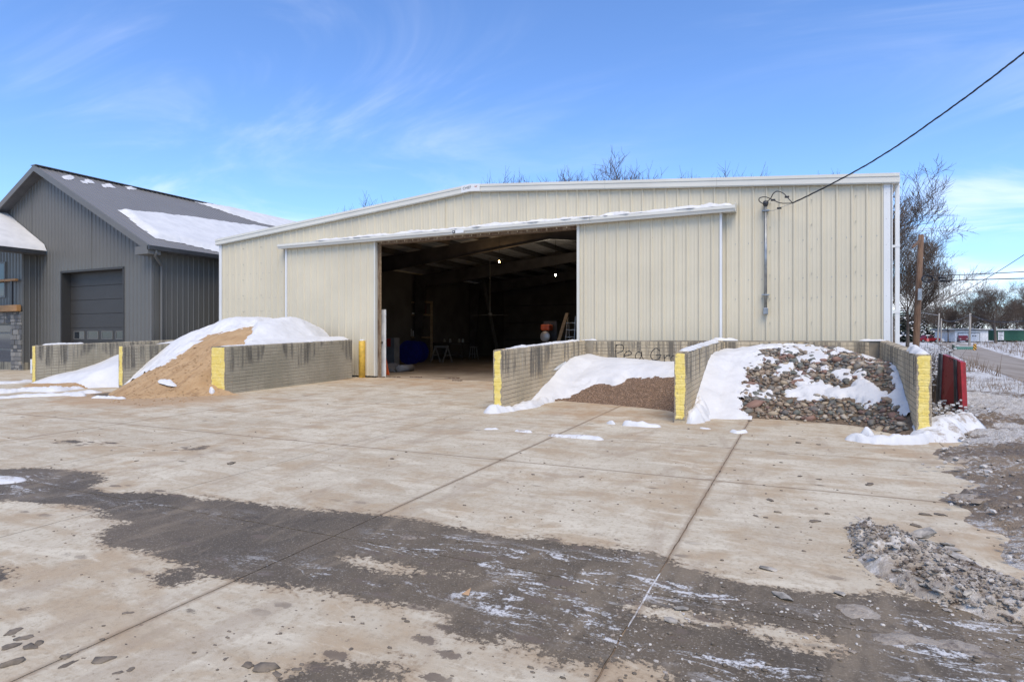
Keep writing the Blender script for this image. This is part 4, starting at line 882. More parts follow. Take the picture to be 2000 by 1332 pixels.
snow_ridge([(1.32, -.55, BT1), (.78, -.5, BT1)], .2, .05, 'snow on the back corner of the right bay', 4)
snow_ridge([(-1.75, -.5, BT1), (-2.4, -.5, BT1)], .2, .055, 'snow on the back wall behind the middle wall', 5)
snow_ridge([(-5.3, -.5, BT1), (-5.8, -.5, BT1 - .01)], .2, .045, 'snow on the back corner left of the pea gravel', 6)
wallcap(-21.25, -5.5, -4.3, .16, .04, 'thin snow on the outer left bin wall', 7)
wallcap(-13.62, -4.9, -.6, .26, .05, 'snow creeping over the top of the right sand bin wall', 8); wallcap(-13.7, -5.33, -4.7, .16, .03, 'thin snow on the front of the sand bin wall', 9)
def drift(px, width, height, label, seed, m='snow'): return snow_ridge([G(*p) for p in px], width, height, label, seed, m)
drift([(948, 808), (990, 802), (1030, 795), (1075, 782), (1110, 770)], .34, .12, 'snow drift along the foot of the wall left of the pea gravel', 11)
drift([(1350, 828), (1366, 815), (1382, 800)], .36, .26, 'snow lump at the foot of the middle wall', 12)
drift([(1215, 830), (1248, 832), (1292, 834)], .17, .08, 'small snow ridge in front of the pea gravel', 13); drift([(1185, 826), (1202, 829)], .12, .06, 'tiny snow lump left of the small ridge', 14)
drift([(1366, 836), (1390, 838)], .10, .035, 'little snow strip before the middle wall', 15); drift([(1428, 842), (1440, 846), (1460, 844)], .10, .04, 'little snow strip on the long joint', 16)
drift([(1110, 772), (1150, 776), (1185, 781)], .20, .07, 'snow strip at the foot of the pea gravel', 17); drift([(1226, 781), (1262, 784), (1308, 783)], .20, .08, 'snow strip across the pea gravel toe', 18)
drift([(1650, 857), (1690, 862), (1740, 866), (1800, 864), (1830, 852)], .26, .13, 'snow berm in front of the right wall', 19)
drift([(1682, 852), (1706, 858)], .26, .14, 'round snow lump at the left end of the berm', 20)
drift([(1812, 862), (1850, 848), (1878, 838), (1905, 850)], .75, .20, 'dirty snow pile beside the right wall and red steel', 21, 'dsnow')
drift([(1822, 826), (1845, 832)], .4, .16, 'snow between the right wall and the red steel', 22)
drift([(1070, 850), (1100, 853), (1140, 855), (1180, 859)], .14, .035, 'gritty ice in the joint before the bins', 23, 'dsnow'); drift([(945, 838), (975, 838)], .10, .03, 'gritty snow scrap left of the bins', 24, 'dsnow'); drift([(1005, 842), (1040, 845)], .10, .035, 'gritty snow scrap before the wall', 25, 'dsnow')
drift([(1548, 812), (1572, 814)], .16, .05, 'small snow patch at the stone heap toe', 26)
drift([(-60, 770), (0, 768), (60, 763), (110, 764), (170, 757), (236, 748)], .40, .10, 'snow ridge in front of the outer left bay', 27); drift([(-60, 782), (30, 776), (120, 772), (200, 766)], .30, .06, 'second snow ridge before the left bin', 28)
drift([(128, 771), (165, 774)], .25, .09, 'small snow lump before the left bin', 29); drift([(180, 777), (215, 778), (245, 779)], .18, .06, 'snow scrap at the foot of the sand heap', 30); drift([(-60, 752), (30, 748), (84, 744)], .5, .08, 'snow strip beside the outer left wall', 31)
drift([(404, 762), (410, 768), (415, 772)], .16, .16, 'snow lump at the foot of the yellow wall end', 32); drift([(-70, 935), (0, 936), (45, 940)], .34, .03, 'trodden snow at the left end of the mud track', 33, 'dsnow')
drift([(1292, 1116), (1270, 1150), (1250, 1185), (1228, 1225)], .03, .006, 'white ice filling the joint across the mud track', 38, 'dsnow'); drift([(683, 734), (697, 735)], .1, .04, 'snow at the foot of the warehouse wall', 34); drift([(712, 732), (730, 731)], .1, .04, 'snow beside the yellow bollard', 35)
p = [atY(x, 0, 0) for x in (0,)]
# mound of snow on the sand front
xm, ym = G(330, 753)[:2]
snow_ridge([(-15.05, -6.05, float(h_sand(np.array(-15.05), np.array(-6.05)))), (-14.45, -6.0, float(h_sand(np.array(-14.45), np.array(-6.0))))], .30, .10, 'small snow pat on the front of the sand heap', 36)
# snow on the track hood
snow_ridge([(x, -.20, 4.545) for x in np.linspace(-15.4, -1.9, 30)], .30, .085, 'snow lying along the door track hood', 37)
# snow on the grey roof
def roof_snow(poly_px, thick, label, res=.09, side=1):
    pts = []
    for x, y in poly_px:                       # intersect with the right-hand roof slope z = groof(x)
        d = ray(x, y); # CAM.z + t dz = 8.30 - (CAM.x + t dx - GP)*.515
        t = (8.30 - (CAM[0] - GP) * .515 - CAM[2]) / (d[2] + .515 * d[0]); pts.append((CAM + d * t)[:2])
    pts = np.array(pts); x0, y0 = pts.min(0); x1, y1 = pts.max(0); x1 = min(x1, XE + .05)
    sdf = lambda X, Y: sdist(X, Y, pts) + (fbm(X * 2.5, Y * 2.5, 4) - .5) * .30
    return field('roof_snow', x0 - .1, x1 + .03, y0 - .1, min(y1, 16) + .1, res, lambda X, Y: groof_v(X) + .02 + thick * sstep(0, .22, sdf(X, Y)) * (.8 + .4 * fbm(X, Y, 3)), MT['snow'], lambda X, Y, Z: sdf(X, Y) > .0, label=label, cat='snow', kind='stuff')
def groof_v(X): return 8.30 - np.abs(X - GP) * .515
roof_snow([(236, 414), (300, 418), (380, 428), (450, 438), (515, 446), (600, 462), (600, 520), (428, 492), (300, 464)], .16, 'thick snow along the eave of the grey roof', .09)
roof_snow([(380, 395), (430, 403), (480, 411), (530, 419), (600, 432), (640, 480), (560, 448), (500, 434), (450, 418), (405, 402)], .12, 'snow on the far upper part of the grey roof', .12)
for k, (x, y) in enumerate(((131, 348), (167, 356), (208, 364), (255, 368))): roof_snow([(x - 9, y - 2), (x + 8, y - 3), (x + 12, y + 2), (x - 4, y + 3)], .10, 'small snow scrap high on the grey roof', .05)
field('roof_snow', -34.5, XW1 + .04, -5.9, YG - .03, .10, lambda X, Y: 4.86 + (XW1 - X) * .55 + .02 + .20 * sstep(0, .25, XW1 + .06 - X) * (.8 + .4 * fbm(X, Y, 3)), MT['snow'], None, label='snow on the low wing roof at the left edge', cat='snow', kind='stuff')
# ------------------------------------------------------------------ churned mud, slush and ice at the right edge
def patch(name, poly, res, hf, edge, m, label, cat, jitter=.25, jscale=2.5, kind='stuff', attrs=None, dz=0.0):
    poly = np.asarray(poly); x0, y0 = poly.min(0) - .1; x1, y1 = poly.max(0) + .1
    sd_ = lambda X, Y: sdist(X, Y, poly) + (fbm(X * jscale, Y * jscale, 4) - .5) * jitter
    base = lambda X, Y: np.where(X < 3.2, yard(X, Y), terr(X, Y))
    o = field(name, x0, x1, y0, y1, res, lambda X, Y: base(X, Y) + dz + sstep(0, edge, sd_(X, Y)) * hf(X, Y) - .004, m, lambda X, Y, Z: sd_(X, Y) > 0, label=label, cat=cat, kind=kind)
    if attrs:
        co = np.array([q_.co[:] for q_ in o.data.vertices])
        for k, fn in attrs.items(): fattr(o, k, fn(co[:, 0], co[:, 1]))
    return o
MUDP = np.vstack([Gpoly([(1880, 800), (1850, 845), (1862, 870), (1803, 893), (1835, 902), (1868, 909), (1799, 919), (1844, 929), (1905, 946), (1792, 975), (1844, 987), (1890, 1020), (1952, 1050), (1952, 1090), (2010, 1140), (2150, 1200)]), np.array([(5.5, -13.5), (7.5, -9), (7.0, -2.5), (4.5, 0.5), (2.2, .5), (1.75, -2.5)])])
def mudsnow(x, y): return .40 + .75 * np.exp(-((fbm(x * .7 + 2, y * .7, 3) - .62) / .07) ** 2) + .55 * sstep(-3.6, -1.0, y)
patch('mud_ground', MUDP, .045, lambda X, Y: .004 + .05 * fbm(X * 1.3, Y * 1.3, 4) ** 1.5 + .11 * np.abs(fbm(X * 5 + 4, Y * 4.0, 4) - .5) * 2 + .07 * fbm(X * 15, Y * 15, 3), .5, MT['mud'], None, None, .35, 2.2, 'structure', {'snow': mudsnow})
slm = M('dirty slush', .55); a = slm.noise(7, 7, .7); b = slm.noise(40, 4, .7); c = slm.noise(1.5, 4, .6)
hz_ = slm.attr('hgt'); sm_ = slm.math('ADD', slm.math('ADD', a, slm.math('MULTIPLY', slm.math('SUBTRACT', hz_, .5), .55)), slm.math('MULTIPLY', slm.math('SUBTRACT', b, .5), .35))
col = slm.mix(slm.ramp(sm_, .40, .62), (.13, .098, .07), (.31, .265, .21)); slm.color(slm.mix(slm.ramp(sm_, .66, .92), col, (.55, .515, .465))); slm.bump(slm.math('ADD', a, slm.math('MULTIPLY', b, .5)), .8, .03); slm.rough(slm.ramp(b, .4, .7, .35, .75)); MT['slush'] = slm.m
SLP = Gpoly([(1650, 1030), (1700, 1030), (1775, 1050), (1850, 1082), (1905, 1105), (1960, 1128), (2060, 1170), (2120, 1240), (2010, 1228), (1908, 1205), (1830, 1180), (1758, 1150), (1700, 1115), (1660, 1080)])
slh = lambda X, Y: .008 + .07 * fbm(X * 2.6, Y * 2.6, 4) ** 1.3 + .07 * (1 - np.abs(fbm(X * 7, Y * 7, 3) - .5) * 4).clip(0, 1) * fbm(X * 3, Y * 3 + 9, 2) + .045 * fbm(X * 24, Y * 24, 3)
patch('slush_heap', SLP, .018, slh, .16, MT['slush'], 'ridge of dirty broken slush on the concrete at right', 'slush', .22, 4, 'stuff', {'hgt': lambda x, y: sstep(.025, .10, slh(x, y))})
for k, pl in enumerate(([(1840, 898), (1870, 890), (1930, 893), (1965, 900), (1960, 908), (1900, 906), (1850, 905)], [(1860, 968), (1890, 962), (1925, 975), (1905, 990), (1870, 985)], [(1955, 985), (2000, 988), (2060, 1005), (2050, 1020), (1990, 1008)], [(1960, 1030), (2010, 1035), (2080, 1060), (2020, 1058)], [(1895, 868), (1950, 862), (2030, 880), (1960, 885)],
                        [(1380, 1170), (1460, 1165), (1500, 1185), (1430, 1190)], [(1600, 1175), (1700, 1180), (1790, 1205), (1720, 1215), (1640, 1195)], [(1690, 1240), (1760, 1225), (1880, 1250), (1990, 1262), (1900, 1280), (1760, 1265)], [(1085, 1105), (1140, 1112), (1200, 1130), (1240, 1140), (1180, 1140), (1110, 1122)], [(760, 1045), (800, 1040), (825, 1050), (780, 1056)])):
    patch('slush_patch', Gpoly(pl), .02, lambda X, Y: .005 + (.10 if k < 5 else .03) * fbm(X * 5 + k, Y * 5, 4) ** 1.4, .10, MT['slush'], 'thin trodden slush patch left on the yard', 'slush', .25, 6, 'stuff', {'hgt': lambda x, y: .25 + .7 * fbm(x * 3, y * 3, 3)})
# ice plates and mud clods, each on its own
icem = simple('grey ice', (.30, .27, .225), .5, 0, .5, 14, .8, 30); clodm = simple('mud clod', (.145, .118, .088), .95, 0, .3, 14, .8, 40)
def shard(name, seed, m, flat, sub_=1):
    me = rock_mesh(name, seed, sub_, flat)
    if sub_ > 1:
        for q_ in me.vertices:
            c_ = q_.co; q_.co = c_ * (.30 + 1.5 * float(fbm(np.array(c_.x * 3.4 + c_.z * 2.1 + seed), np.array(c_.y * 3.4 - c_.z * 1.5), 4)))
    me.materials.append(m)
    if flat < .4: me.polygons.foreach_set('use_smooth', [False] * len(me.polygons))
    return me
shards = [shard('ice_chunk', 70 + k, icem, .26) for k in range(5)]; clods = [shard('mud_clod', 90 + k, clodm, .62, 2) for k in range(5)]
r3 = np.random.default_rng(5); pts = []
while len(pts) < 55:
    px, py = r3.uniform(1660, 2000), r3.uniform(1035, 1225)
    if sdist(np.array(G(px, py)[0]), np.array(G(px, py)[1]), SLP) > .02: pts.append((px, py, r3.uniform(.018, .05)))
pts += [(1527, 1165, .07), (1310, 1213, .055), (1330, 1190, .05), (1640, 1160, .05), (1800, 1062, .12), (1840, 1075, .13), (1790, 1085, .10), (1880, 1105, .12), (1500, 1112, .05), (480, 1330, .0)]
for k, (px, py, s_) in enumerate(pts):
    if s_ <= 0: continue
    p = G(px, py); inside = sdist(np.array(p[0]), np.array(p[1]), SLP) > 0; z = p[2] + (float(slh(np.array(p[0]), np.array(p[1]))) * .8 if inside else .0)
    o = bpy.data.objects.new('ice_chunk', shards[k % 5]); COL.objects.link(o); o.location = (p[0], p[1], z + s_ * .12); o.scale = (s_ * r3.uniform(.8, 1.5), s_, s_ * r3.uniform(.6, 1.2)); o.rotation_euler = (r3.uniform(-.5, .5) * (1 if inside else .2), r3.uniform(-.5, .5) * (1 if inside else .2), r3.uniform(0, 6.3))
    o['label'] = 'flat broken chunk of grey ice in the slush at right'; o['category'] = 'ice chunk'; o['group'] = 'ice chunks in the slush'
CL = [(197, 1292, .075), (515, 1306, .07), (486, 1300, .045), (250, 1197, .035), (130, 1283, .05), (56, 1265, .06), (30, 1295, .07), (25, 1235, .05), (48, 1247, .045), (75, 1258, .05), (20, 1262, .06), (160, 1270, .022), (135, 1297, .04), (230, 1315, .03), (255, 1308, .035), (385, 1096, .03), (165, 1286, .022), (540, 1316, .03), (580, 1308, .03), (380, 1275, .03), (440, 1287, .022), (300, 880, .03), (267, 900, .03), (450, 905, .06), (905, 1030, .03), (1042, 927, .04), (1137, 931, .035), (765, 896, .04), (670, 1290, .02), (685, 1268, .02), (880, 1272, .02), (910, 1162, .04), (1505, 977, .05), (1590, 1018, .05), (1476, 1008, .035), (1690, 1022, .04), (1805, 1005, .05), (1790, 1027, .05), (1835, 1005, .05), (1600, 936, .035), (1560, 865, .05), (1525, 903, .03), (1562, 930, .03), (1700, 946, .06), (640, 790, .03), (1345, 838, .03), (1420, 812, .05), (1398, 815, .045), (1464, 822, .05), (1558, 828, .03), (1600, 868, .035), (1500, 868, .03)]
for k, (px, py, s_) in enumerate(CL):
    p = G(px, py); o = bpy.data.objects.new('mud_clod', clods[k % 5]); COL.objects.link(o); fl = .5 if py > 850 else 1
    o.location = (p[0], p[1], p[2] + s_ * .06); o.scale = (s_ * r3.uniform(.8, 1.3), s_ * r3.uniform(.6, 1), s_ * r3.uniform(.5, 1.0) * fl); o.rotation_euler = (0, 0, r3.uniform(0, 6.3)); o['label'] = 'small lump of brown mud lying on the concrete yard'; o['category'] = 'mud clod'; o['group'] = 'mud clods on the yard'
cv_ = []; cf_ = []; cm_ = [(np.array([q_.co[:] for q_ in m_.vertices]), [tuple(p.vertices) for p in m_.polygons]) for m_ in [rock_mesh('tmp', 120 + k, 1, .6) for k in range(4)]]
for k in range(1500):
    px, py = r3.uniform(-60, 2060), 800 + 560 * r3.random() ** .8; p = G(px, py)
    if p[0] > 2.2 or (p[1] > -5.6): continue
    if float(fbm(np.array(p[0] * .8), np.array(p[1] * .8), 3)) < .47 and r3.random() < .8: continue
    s_ = abs(r3.normal(.004, .006)) + .004; vv, ff = cm_[k % 4]; b0 = len(cv_); cv_ += (vv * s_ * np.array([r3.uniform(.7, 1.6), 1, .8]) + p + np.array([0, 0, s_ * .2])).tolist(); cf_ += [tuple(j + b0 for j in q_) for q_ in ff]
obj('mud_crumbs', cv_, cf_, clodm, smooth=True, kind='stuff', label='fine mud crumbs and grit scattered over the concrete', cat='grit')

def crumbs(name, n, sampler, size, m, label, cat, seed, tone=None):
    r_ = np.random.default_rng(seed); V = []; Fc = []; tn = []
    for k in range(n):
        p = sampler(r_)
        if p is None: continue
        s_ = size(r_); vv, ff = cm_[k % 4]; an = r_.uniform(0, 6.28); ca, sa = math.cos(an), math.sin(an); q_ = vv * s_ * np.array([r_.uniform(.7, 1.5), 1, r_.uniform(.5, 1.1)]); b0 = len(V)
        V += np.stack([q_[:, 0] * ca - q_[:, 1] * sa + p[0], q_[:, 0] * sa + q_[:, 1] * ca + p[1], q_[:, 2] + p[2] + s_ * .15], -1).tolist(); Fc += [tuple(j + b0 for j in f_) for f_ in ff]; tn += [r_.random()] * len(vv)
    o = obj(name, V, Fc, m, smooth=False, kind='stuff', label=label, cat=cat); fattr(o, 'hgt', .35 + .65 * np.array(tn)); fattr(o, 'tone', tn); return o
crm = M('slush crumbs', .6); t_ = crm.attr('tone'); crm.color(crm.mix(crm.ramp(t_, .15, .95), (.22, .175, .13), (.50, .465, .415))); crm.bump(crm.noise(60, 3, .7), .6, .01)
def in_poly(poly, zf, pxb):
    lo, hi = poly.min(0), poly.max(0); g_ = np.random.default_rng(77); P_ = g_.uniform(lo, hi, (9000, 2)); d_ = sdist(P_[:, 0], P_[:, 1], poly) + g_.normal(0, .05, 9000); P_ = P_[d_ > .02]; Z_ = zf(P_[:, 0], P_[:, 1]); it = iter(zip(P_[:, 0], P_[:, 1], Z_))
    return lambda r_: next(it, None)
crumbs('slush_crumbs', 2600, in_poly(SLP, lambda x, y: yard(x, y) + slh(x, y) * sstep(0, .16, sdist(x, y, SLP)), None), lambda r_: abs(r_.normal(.004, .010)) + .004, MT['slush'], 'crumbled dirty slush covering the ridge at right', 'slush', 31)
mz = lambda x, y: np.where(x < 3.2, yard(x, y), terr(x, y)) + .05
crumbs('mud_lumps', 5200, in_poly(MUDP, mz, None), lambda r_: abs(r_.normal(.008, .016)) + .006, crm.m, 'lumps of mud and dirty snow on the churned ground at right', 'mud', 32)
def band(r_):
    p = G(r_.uniform(1050, 2050), r_.uniform(1060, 1340))
    return tuple(p) if float(sdist(np.array(p[0]), np.array(p[1]), WET)) > .05 and r_.random() < float(sstep(.42, .6, fbm(np.array(p[0] * 1.6), np.array(p[1] * 2.4), 3))) else None
crumbs('ice_crumbs', 1500, band, lambda r_: abs(r_.normal(.003, .005)) + .003, crm.m, 'ice crumbs scattered in the muddy track', 'ice', 33)
def sandy(r_):
    x, y = r_.uniform(-17.3, -12.9), r_.uniform(-7.6, -4.5); z = float(h_sand(np.array(x), np.array(y)))
    if z < float(yard(x, y)): z = float(yard(x, y)) if r_.random() < .25 else None
    px, py = project(np.array([x, y, z if z is not None else 0.])); 
    return None if z is None or float(sdist(np.array(px), np.array(py), SANDPX)) < 2 or (x > -13.97 and y > -5.45) else (x, y, z)
crumbs('sand_clumps', 2600, sandy, lambda r_: abs(r_.normal(.004, .012)) + .005, MT['sand'], 'clumps of sand rolled down the front of the heap', 'sand', 34)
lf = G(911, 1162); leafm = simple('dry leaf', (.42, .26, .14), .8)
obj('fallen_leaf', [(lf[0] - .028, lf[1] - .012, lf[2] + .008), (lf[0] + .028, lf[1] - .018, lf[2] + .01), (lf[0] + .01, lf[1] + .04, lf[2] + .035), (lf[0] - .008, lf[1] + .0, lf[2] + .02)], [(0, 1, 3), (1, 2, 3), (0, 3, 2)], leafm, label='single dry leaf on the dark mud track', cat='leaf')

# ------------------------------------------------------------------ bollard, service mast and overhead cable
bp = G(707, 737); bo = thing('bollard', (bp[0], bp[1], 0), 'yellow painted steel bollard left of the open doorway', 'bollard')
MB().lathe((bp[0], bp[1], 0), [(.105, -.05), (.105, 1.16), (.098, 1.185), (.07, 1.205), (.02, 1.212)], 20).build('post', MT['bollard'], bo, True)
MB().lathe((bp[0], bp[1], 1.205), [(.095, -.02), (.075, .02), (.02, .03)], 16).build('snow_cap', MT['snow'], bo, True)
mx_ = -1.165; ms = thing('service_mast', (mx_, -.1, 1.9), 'grey galvanised conduit with weatherhead on the warehouse wall', 'conduit')
MB().tube([(mx_, -.105, 1.98), (mx_, -.105, 4.50)], .034, 12).build('conduit', MT['galv'], ms, True)
MB().box(mx_ - .055, mx_ + .055, -.16, -.04, 1.86, 2.02, .015).build('elbow_box', MT['galv'], ms)
for z in (2.32, 4.36): MB().box(mx_ - .085, mx_ + .085, -.145, -.03, z, z + .028).build('strap', MT['galv'], ms)
MB().lathe((mx_, -.105, 4.48), [(.04, 0), (.06, .03), (.07, .09), (.05, .13), (.01, .145)], 14).build('weatherhead', MT['gutter'], ms, True)
def spline(P_, n=8):
    P_ = [np.array(P_[0], float)] + [np.array(p, float) for p in P_] + [np.array(P_[-1], float)]; out = []
    for i in range(1, len(P_) - 2):
        for t in np.linspace(0, 1, n, endpoint=(i == len(P_) - 3)):
            a, b_, c_, d_ = P_[i - 1], P_[i], P_[i + 1], P_[i + 2]; out.append(.5 * (2 * b_ + (c_ - a) * t + (2 * a - 5 * b_ + 4 * c_ - d_) * t * t + (3 * b_ - a - 3 * c_ + d_) * t ** 3))
    return out
cab = thing('overhead_cable', (mx_, -.3, 4.55), 'black twisted overhead cable running to the top right corner', 'cable')
jp = atY(1548, 397, -.35)
far = atD(2010, 97, 9.5); far2 = atD(2150, -40, 7.6)
mid = [(jp + (far - jp) * t) - np.array([0, 0, .42 * math.sin(math.pi * t) * 1.0]) for t in np.linspace(0, 1, 9)]
D0 = float((jp - CAM) @ FW); tgt = [atD(px, py, D0 - (15.3 - d_) * .95) for px, py, d_ in ((1548, 397, 15.3), (1600, 372, 14.7), (1650, 346, 14.1), (1700, 318, 13.4), (1760, 280, 12.7), (1820, 238, 11.9), (1880, 195, 11.1), (1940, 150, 10.4), (2000, 103, 9.6), (2120, 5, 8.4), (2300, -150, 7.0))]
line = spline(tgt, 14); tw = []
for ph, rr in ((0, .010), (2.1, .010), (4.2, .007)):
    MB().tube([np.array(p) + np.array([0, math.cos(i * .55 + ph), math.sin(i * .55 + ph)]) * .009 for i, p in enumerate(line)], rr, 6).build('strand', MT['cable'], cab, True)
hd = (mx_, -.12, 4.56)
for P_ in ([hd, atY(1505, 388, -.2), atY(1510, 379, -.3), atY(1518, 374, -.35), atY(1530, 378, -.35), atY(1538, 386, -.35), atY(1548, 397, -.35)], [hd, atY(1490, 398, -.25), atY(1483, 393, -.3), atY(1484, 387, -.3), atY(1495, 385, -.3), atY(1508, 390, -.3), atY(1525, 397, -.35), atY(1548, 397, -.35)]):
    MB().tube(spline(P_, 8), .011, 6).build('drip_loop', MT['cable'], cab, True)
MB().tube(spline([atY(1498, 412, -.12), atY(1512, 411, -.2), atY(1524, 406, -.3), atY(1548, 397, -.35)], 6), .005, 5).build('messenger_wire', MT['galv'], cab)
for px, py in ((1537, 385), (1510, 391), (1522, 407)): p = atY(px, py, -.33); MB().box(p[0] - .05, p[0] + .05, p[1] - .02, p[1] + .02, p[2] - .022, p[2] + .022, .008).build('splice', MT['black'], cab)

# ------------------------------------------------------------------ red steel leaning beside the right wall
ra_, rb2 = G(1882, 822), G(1832, 800); z0 = ra_[2]
rp = thing('steel_plow_blade', (2.1, -2.8, 0), 'rusty red steel panel with perforated uprights beside the right bin wall', 'steel panel')
def P3(px, py, dep): return atD(px, py, dep)
qa = [P3(1841, 692, 10.6), P3(1879, 707, 9.9), P3(1884, 820, 9.9), P3(1836, 796, 10.6)]
nrm = np.cross(qa[1] - qa[0], qa[3] - qa[0]); nrm /= np.linalg.norm(nrm)
if nrm @ (CAM - qa[0]) < 0: nrm = -nrm
MB().prism(qa, -nrm * .05).build('red_panel', MT['red'], rp)
def lerp4(u, w_): return (qa[0] * (1 - u) + qa[1] * u) * (1 - w_) + (qa[3] * (1 - u) + qa[2] * u) * w_
for u0, u1, nm in ((-.13, .04, 'perforated_upright'), (.66, .78, 'perforated_upright')):
    ps = [lerp4(u0, -.005), lerp4(u1, -.005), lerp4(u1, 1.03), lerp4(u0, 1.03)]
    up_ = MB().prism([p + nrm * .006 for p in ps], nrm * .02).build(nm, MT['steel'] if u0 < 0 else MT['galv'], rp); up_.data.materials[0] = simple('weathered steel', (.10, .10, .105), .6, .3, .3, 9)
    hb = MB()
    for k in range(26):
        c_ = lerp4((u0 + u1) / 2, .02 + k * .038) + nrm * .0275; a_ = (qa[1] - qa[0]) / np.linalg.norm(qa[1] - qa[0]) * .011; b_ = (qa[3] - qa[0]) / np.linalg.norm(qa[3] - qa[0]) * .011
        hb.prism([c_ - a_ - b_, c_ + a_ - b_, c_ + a_ + b_, c_ - a_ + b_], nrm * .001)
    hb.build('punched_holes', MT['black'], up_, kind='stuff')
ps = [lerp4(.92, -.01), lerp4(1.06, -.01), lerp4(1.06, 1.0), lerp4(.92, 1.0)]; MB().prism([p + nrm * .004 for p in ps], nrm * .035).build('red_flange', simple('red paint', (.33, .018, .024), .45, 0, .2, 8), rp)
# snowy brush between wall and steel
bm_ = MB(); sn = MB(); rr_ = random.Random(4)
for k in range(230):
    p = P3(*((rr_.uniform(1817, 1834), 815, rr_.uniform(11.9, 13.2)) if k < 150 else (rr_.uniform(1830, 1874), 818, rr_.uniform(9.7, 10.6)))); p[2] = float(yard(p[0], p[1])); hgt = rr_.uniform(.5, 1.25) if k < 150 else rr_.uniform(.12, .34); q_ = p + np.array([rr_.gauss(0, .16), rr_.gauss(0, .16), hgt]); m_ = (p + q_) / 2 + np.array([rr_.gauss(0, .07), rr_.gauss(0, .07), 0])
    bm_.tube([p, m_, q_], [.007, .005, .002], 3)
    for j in range(3):
        s0 = m_ + (q_ - m_) * rr_.random(); s1 = s0 + np.array([rr_.gauss(0, .11), rr_.gauss(0, .11), rr_.uniform(-.02, .16)]); bm_.tube([s0, s1], [.004, .0015], 3)
        if rr_.random() < .6: c_ = (s0 + s1) / 2; sn.box(c_[0] - .022, c_[0] + .022, c_[1] - .022, c_[1] + .022, c_[2], c_[2] + .022)
br = thing('brush', tuple(P3(1838, 815, 11)), 'snow-dusted bare brush between the right bin wall and the red steel', 'brush'); bm_.build('stems', MT['twig'], br); sn.build('snow_bits', MT['snow'], br, kind='stuff')

# ------------------------------------------------------------------ things inside the warehouse
def floor_at(px, py): d = ray(px, py); return CAM + d * (CAM[2] / -d[2])
p = np.array([-12.6, .30, 0.0]); dr = thing('spare_door', tuple(p), 'white door slab leaning just inside the left jamb', 'door')
a = atY(737, 605, p[1]); b2 = atY(752.5, 605, p[1])
MB().box(a[0], b2[0], p[1], p[1] + .045, .0, a[2], .004).build('slab', MT['wdoor'], dr); kx = atY(747, 669, p[1]); MB().lathe((kx[0], kx[1] - .06, kx[2]), [(.02, .06), (.02, .03), (.05, .02), (.05, -.0), (.02, -.015)], 12, 'Y').build('knob', MT['black'], dr, True)
p = floor_at(749, 732); tp = atY(741, 650, p[1] + .35); l_ = atY(740, 731, p[1]); r_ = atY(759, 731, p[1])
MB().prism([(l_[0], p[1], .0), (r_[0], p[1], .0), (tp[0] + .06, p[1] + .3, tp[2]), (tp[0] - .02, p[1] + .3, tp[2])], (0, .06, 0)).build('folded_road_sign', MT['orange'], None, label='tall folded orange sign leaning against the white door', cat='sign')
p = floor_at(760, 715); a = atY(750, 660, p[1]); b2 = atY(770, 660, p[1]); cb = thing('metal_cabinet', tuple(p), 'grey sheet metal cabinet with a red label inside the doorway', 'cabinet')
gm = simple('grey sheet', (.20, .21, .22), .45, .2); MB().box(a[0], b2[0], p[1], p[1] + .4, 0, a[2], .01).build('case', gm, cb); l0 = atY(755.5, 661.5, p[1]); l1 = atY(763, 677, p[1]); MB().box(l0[0], l1[0], p[1] - .004, p[1] - .001, l1[2], l0[2]).build('red_label', MT['label'], cb)
p = floor_at(753.5, 731); bk = thing('bucket', tuple(p), 'small white bucket beside the orange sign', 'bucket'); MB().lathe((p[0], p[1], 0), [(.06, 0), (.075, .18), (.082, .185), (.082, .20), (.07, .20)], 16).build('pail', MT['wdoor'], bk, True); MB().tube([(p[0] - .08, p[1], .2), (p[0] - .03, p[1], .3), (p[0] + .03, p[1], .3), (p[0] + .08, p[1], .2)], .006, 5).build('handle', MT['steel'], bk)
p = floor_at(777, 727); rm_ = simple('grey felt', (.16, .16, .165), .9); rl = thing('mat_roll', tuple(p), 'rolled grey mat on the floor beside the metal cabinet', 'mat roll'); MB().lathe((p[0], p[1], .13), [(.05, 0), (.13, 0), (.13, .9), (.05, .9)], 20, 'Y').build('roll', rm_, rl, True); MB().prism([(p[0] - .75, p[1], .02), (p[0] - .1, p[1], .015), (p[0] - .1, p[1], .03), (p[0] - .75, p[1], .30)], (0, .9, 0)).build('loose_end', rm_, rl)
def reel(px0, px1, py, label, dy=0):
    p = floor_at((px0 + px1) / 2, py); p = np.array(p); p[1] += dy; a, b_ = atY(px0, 690, p[1]), atY(px1, 690, p[1]); rad = (b_[0] - a[0]) / 2; cx_ = (a[0] + b_[0]) / 2; t_ = thing('cable_reel', (cx_, p[1], 0), label, 'reel', 'blue reels by the left wall'); fl = MB()
    for y in (0, .32):
        MB().lathe((cx_, p[1] + y, rad), [(rad, 0), (rad, .03), (rad * .55, .035), (rad * .55, -.005)], 32, 'Y').build('flange', MT['blue'], t_); q_ = MB()
        for k in range(6): an = k * math.pi / 3; q_.bar((cx_, p[1] + y + .015, rad), (cx_ + math.cos(an) * rad * .6, p[1] + y + .015, rad + math.sin(an) * rad * .6), .07, .03)
        q_.build('spokes', MT['blue'], t_)
    MB().lathe((cx_, p[1] + .03, rad), [(rad * .35, 0), (rad * .35, .29)], 20, 'Y').build('hub', MT['steel'], t_, True)
reel(778, 817, 712, 'front blue steel reel on the floor inside the doorway'); reel(795, 830, 710, 'second blue steel reel behind the front one', .9)
whm = simple('galvanised trestle', (.22, .22, .22), .5, .4)
